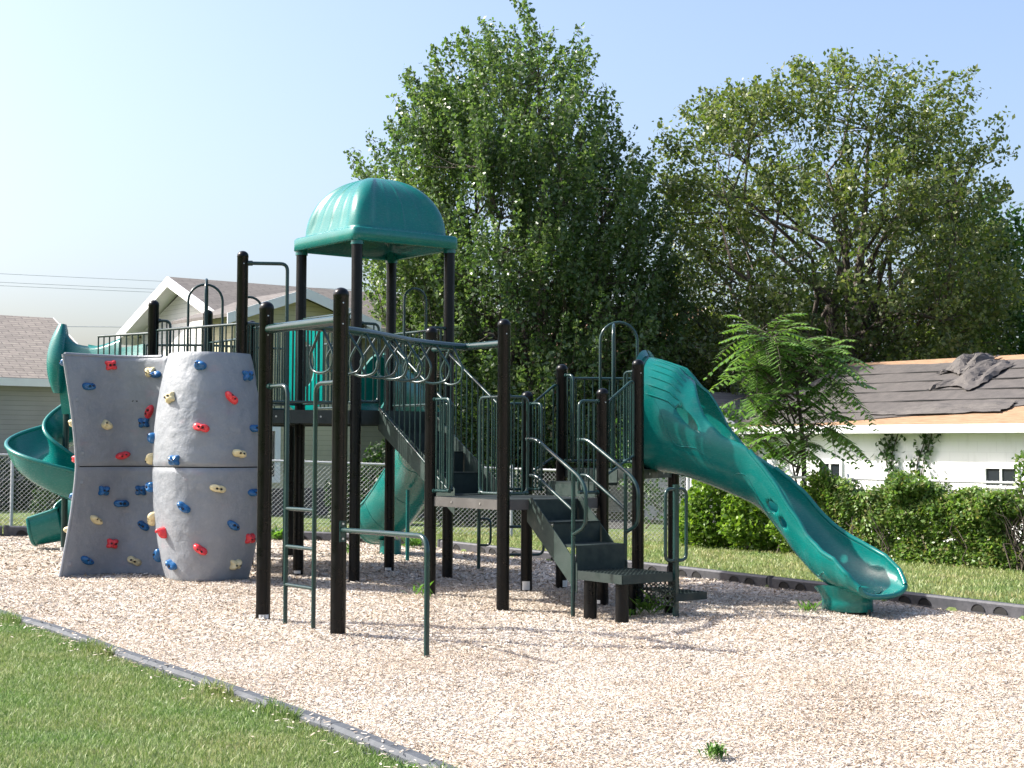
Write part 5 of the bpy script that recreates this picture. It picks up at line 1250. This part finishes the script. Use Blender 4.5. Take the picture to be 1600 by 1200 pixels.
# felt: one irregular sheet lying on the boards, with dark lap seams
Lr = up_.length; un = up_.normalized(); nr = N.cross(un).normalized(); nr = nr if nr.z > 0 else -nr
def rp(s, t_, h=.0): return e0 + N * s + un * t_ + Z * .042 + nr * h
lower = lambda s: float(np.interp(s, [0, 2.2, 3.4, 4.7, 5.4, 6.0, 6.7, 8.2, 12], [.06, .14, .30, .52, .74, .80, .92, 1.0, 1.2])); upper = lambda s: Lr - float(np.interp(s, [0, 2.5, 5, 7.8, 12], [.20, .32, .36, .46, .55]))
mb = MB(); rows = []
for j in range(13):
    rows.append([rp(s, lower(s) + (upper(s) - lower(s)) * j / 12, .012 + .008 * math.sin(s * 2.1 + j) + .004 * math.sin(s * 7)) for s in np.linspace(.0, LL, 60)])
mb.grid(rows, 0, True)
for b_ in (rows[0], rows[-1]): mb.grid([b_, [q - nr * .02 for q in b_]], 0, False)
fe = mb.build('roofing_felt', M['felt'], gr_)
mb = MB()
for j, (s0_, s1_) in zip(range(1, 6), ((.5, 6.2), (.2, 9.8), (.3, LL), (.2, LL), (.2, 8.2))):
    t_ = Lr * (.17 + .148 * (j - 1)); pts = [s for s in np.linspace(s0_, s1_, 40) if lower(s) + .04 < t_ < upper(s) - .03]
    if len(pts) > 2: mb.tube([rp(s, t_ + .012 * math.sin(s * 1.3 + j), .026) for s in pts], [.010 + .006 * math.sin(s * 3.1 + j) for s in pts], 5)
mb.build('lap_seam', M['feltseam'], fe)
def crumple(name, cs, ct, ws, wt, amp, seed, lift):
    mb = MB(); rows = []; nn_ = 15; g = np.random.default_rng(int(seed * 10))
    for j in range(nn_ + 1):
        row = []
        for i in range(nn_ + 1):
            a_, b_ = i / nn_ * 2 - 1, j / nn_ * 2 - 1; e_ = max(0, 1 - max(abs(a_), abs(b_)) ** 3)
            ja, jb = g.uniform(-.05, .05), g.uniform(-.05, .05)
            hgt = .03 + amp * (.10 + .9 * abs(math.sin(a_ * 2.6 + b_ * 1.5 + seed)) * (.4 + .6 * abs(math.cos(a_ * 1.3 - b_ * 2.4 + seed)))) * g.uniform(.86, 1.12) * (.25 + .75 * e_) + lift * e_ * .6
            row.append(rp(cs + ws * (a_ * (1 - .25 * b_) + ja + .25 * b_), ct + wt * (b_ + jb + .2 * math.sin(a_ * 3 + seed)), hgt if e_ > 0 else .03 + .3 * amp * g.uniform()))
        rows.append(row)
    mb.grid(rows, 0, False); mb.grid([[q - nr * .006 for q in r_] for r_ in rows], 0, False, False, True)
    return mb.build(name, M['felt'], gr_)
crumple('loose_felt', 3.75, Lr * .84, .36, .50, .20, 3.1, .09); crumple('loose_felt', 4.35, Lr * .66, .44, .72, .17, 8.4, .05); crumple('loose_felt', 5.0, .74, 1.2, .26, .08, 5.7, .01)
def win_at(s, w, h, z): window(gr_, ga + N * s + Z * z - U * .0, N, -U, w, h, 1, .05)
win_at(1.66, .62, .50, .80); win_at(5.55, .72, .40, .86)
# climbing vine on the wall
def wall_vine(label, s0_, w, seed, n, zt):
    g = np.random.default_rng(seed); root = empty('wall_vine', ga + N * s0_ - U * .05); tag(root, label, 'vine', None); s = s0_ + g.normal(0, w, n); z = g.uniform(.4, zt, n); s = s + .12 * np.sin(z * 4 + seed); k = np.array([noise.noise(Vector((a_ * 4, b_ * 4, seed))) for a_, b_ in zip(s, z)]) > -.25
    C = np.array([tuple(ga + N * a_ - U * (.03 + .12 * r_) + Z * b_) for a_, b_, r_ in zip(s[k], z[k], g.uniform(0, 1, k.sum()))]); V, F = leaf_cloud(C, .11, seed, .2); fast_mesh('foliage', V, F, M['leaf_wallvine'], root)
    segs = [([ga + N * (s0_ + .12 * math.sin(z_ * 4 + seed) + d_) - U * .02 + Z * z_ for z_ in np.linspace(.1, zt, 9)], [.010] * 9) for d_ in (-.08, .05)]; branch_mesh(segs, 'stem', root, 4)
wall_vine('dark vine climbing the garage wall, left strand', 3.55, .13, 81, 300, 2.0); wall_vine('dark vine climbing the garage wall, right strand', 4.25, .14, 82, 300, 2.05)

# ------------------------------------------------------------------ power lines
for k, (z, y, dz, lab) in enumerate(((11.5, 88, 1.1, 'uppermost thin power line crossing the sky at the left'), (11.0, 88, 1.05, 'middle thin power line crossing the sky at the left'), (10.8, 88, 1.0, 'thin power line just under the middle one at the left'), (6.3, 60, .1, 'lowest thin power line, above the spiral slide'))):
    mb = MB(); x0, x1 = -70, 40; pts = []
    for q in np.linspace(0, 1, 33): x_ = x0 + (x1 - x0) * q; pts.append(Vector((x_, y, z - dz * (x_ + 30) / 12 * .42 + .25 * ((x_ + 15) / 55) ** 2 * 2)))
    mb.tube(pts, .014, 5); tag(mb.build('power_line', M['wire'], None, (x0, y, z)), lab, 'power line', 'power lines at the left')
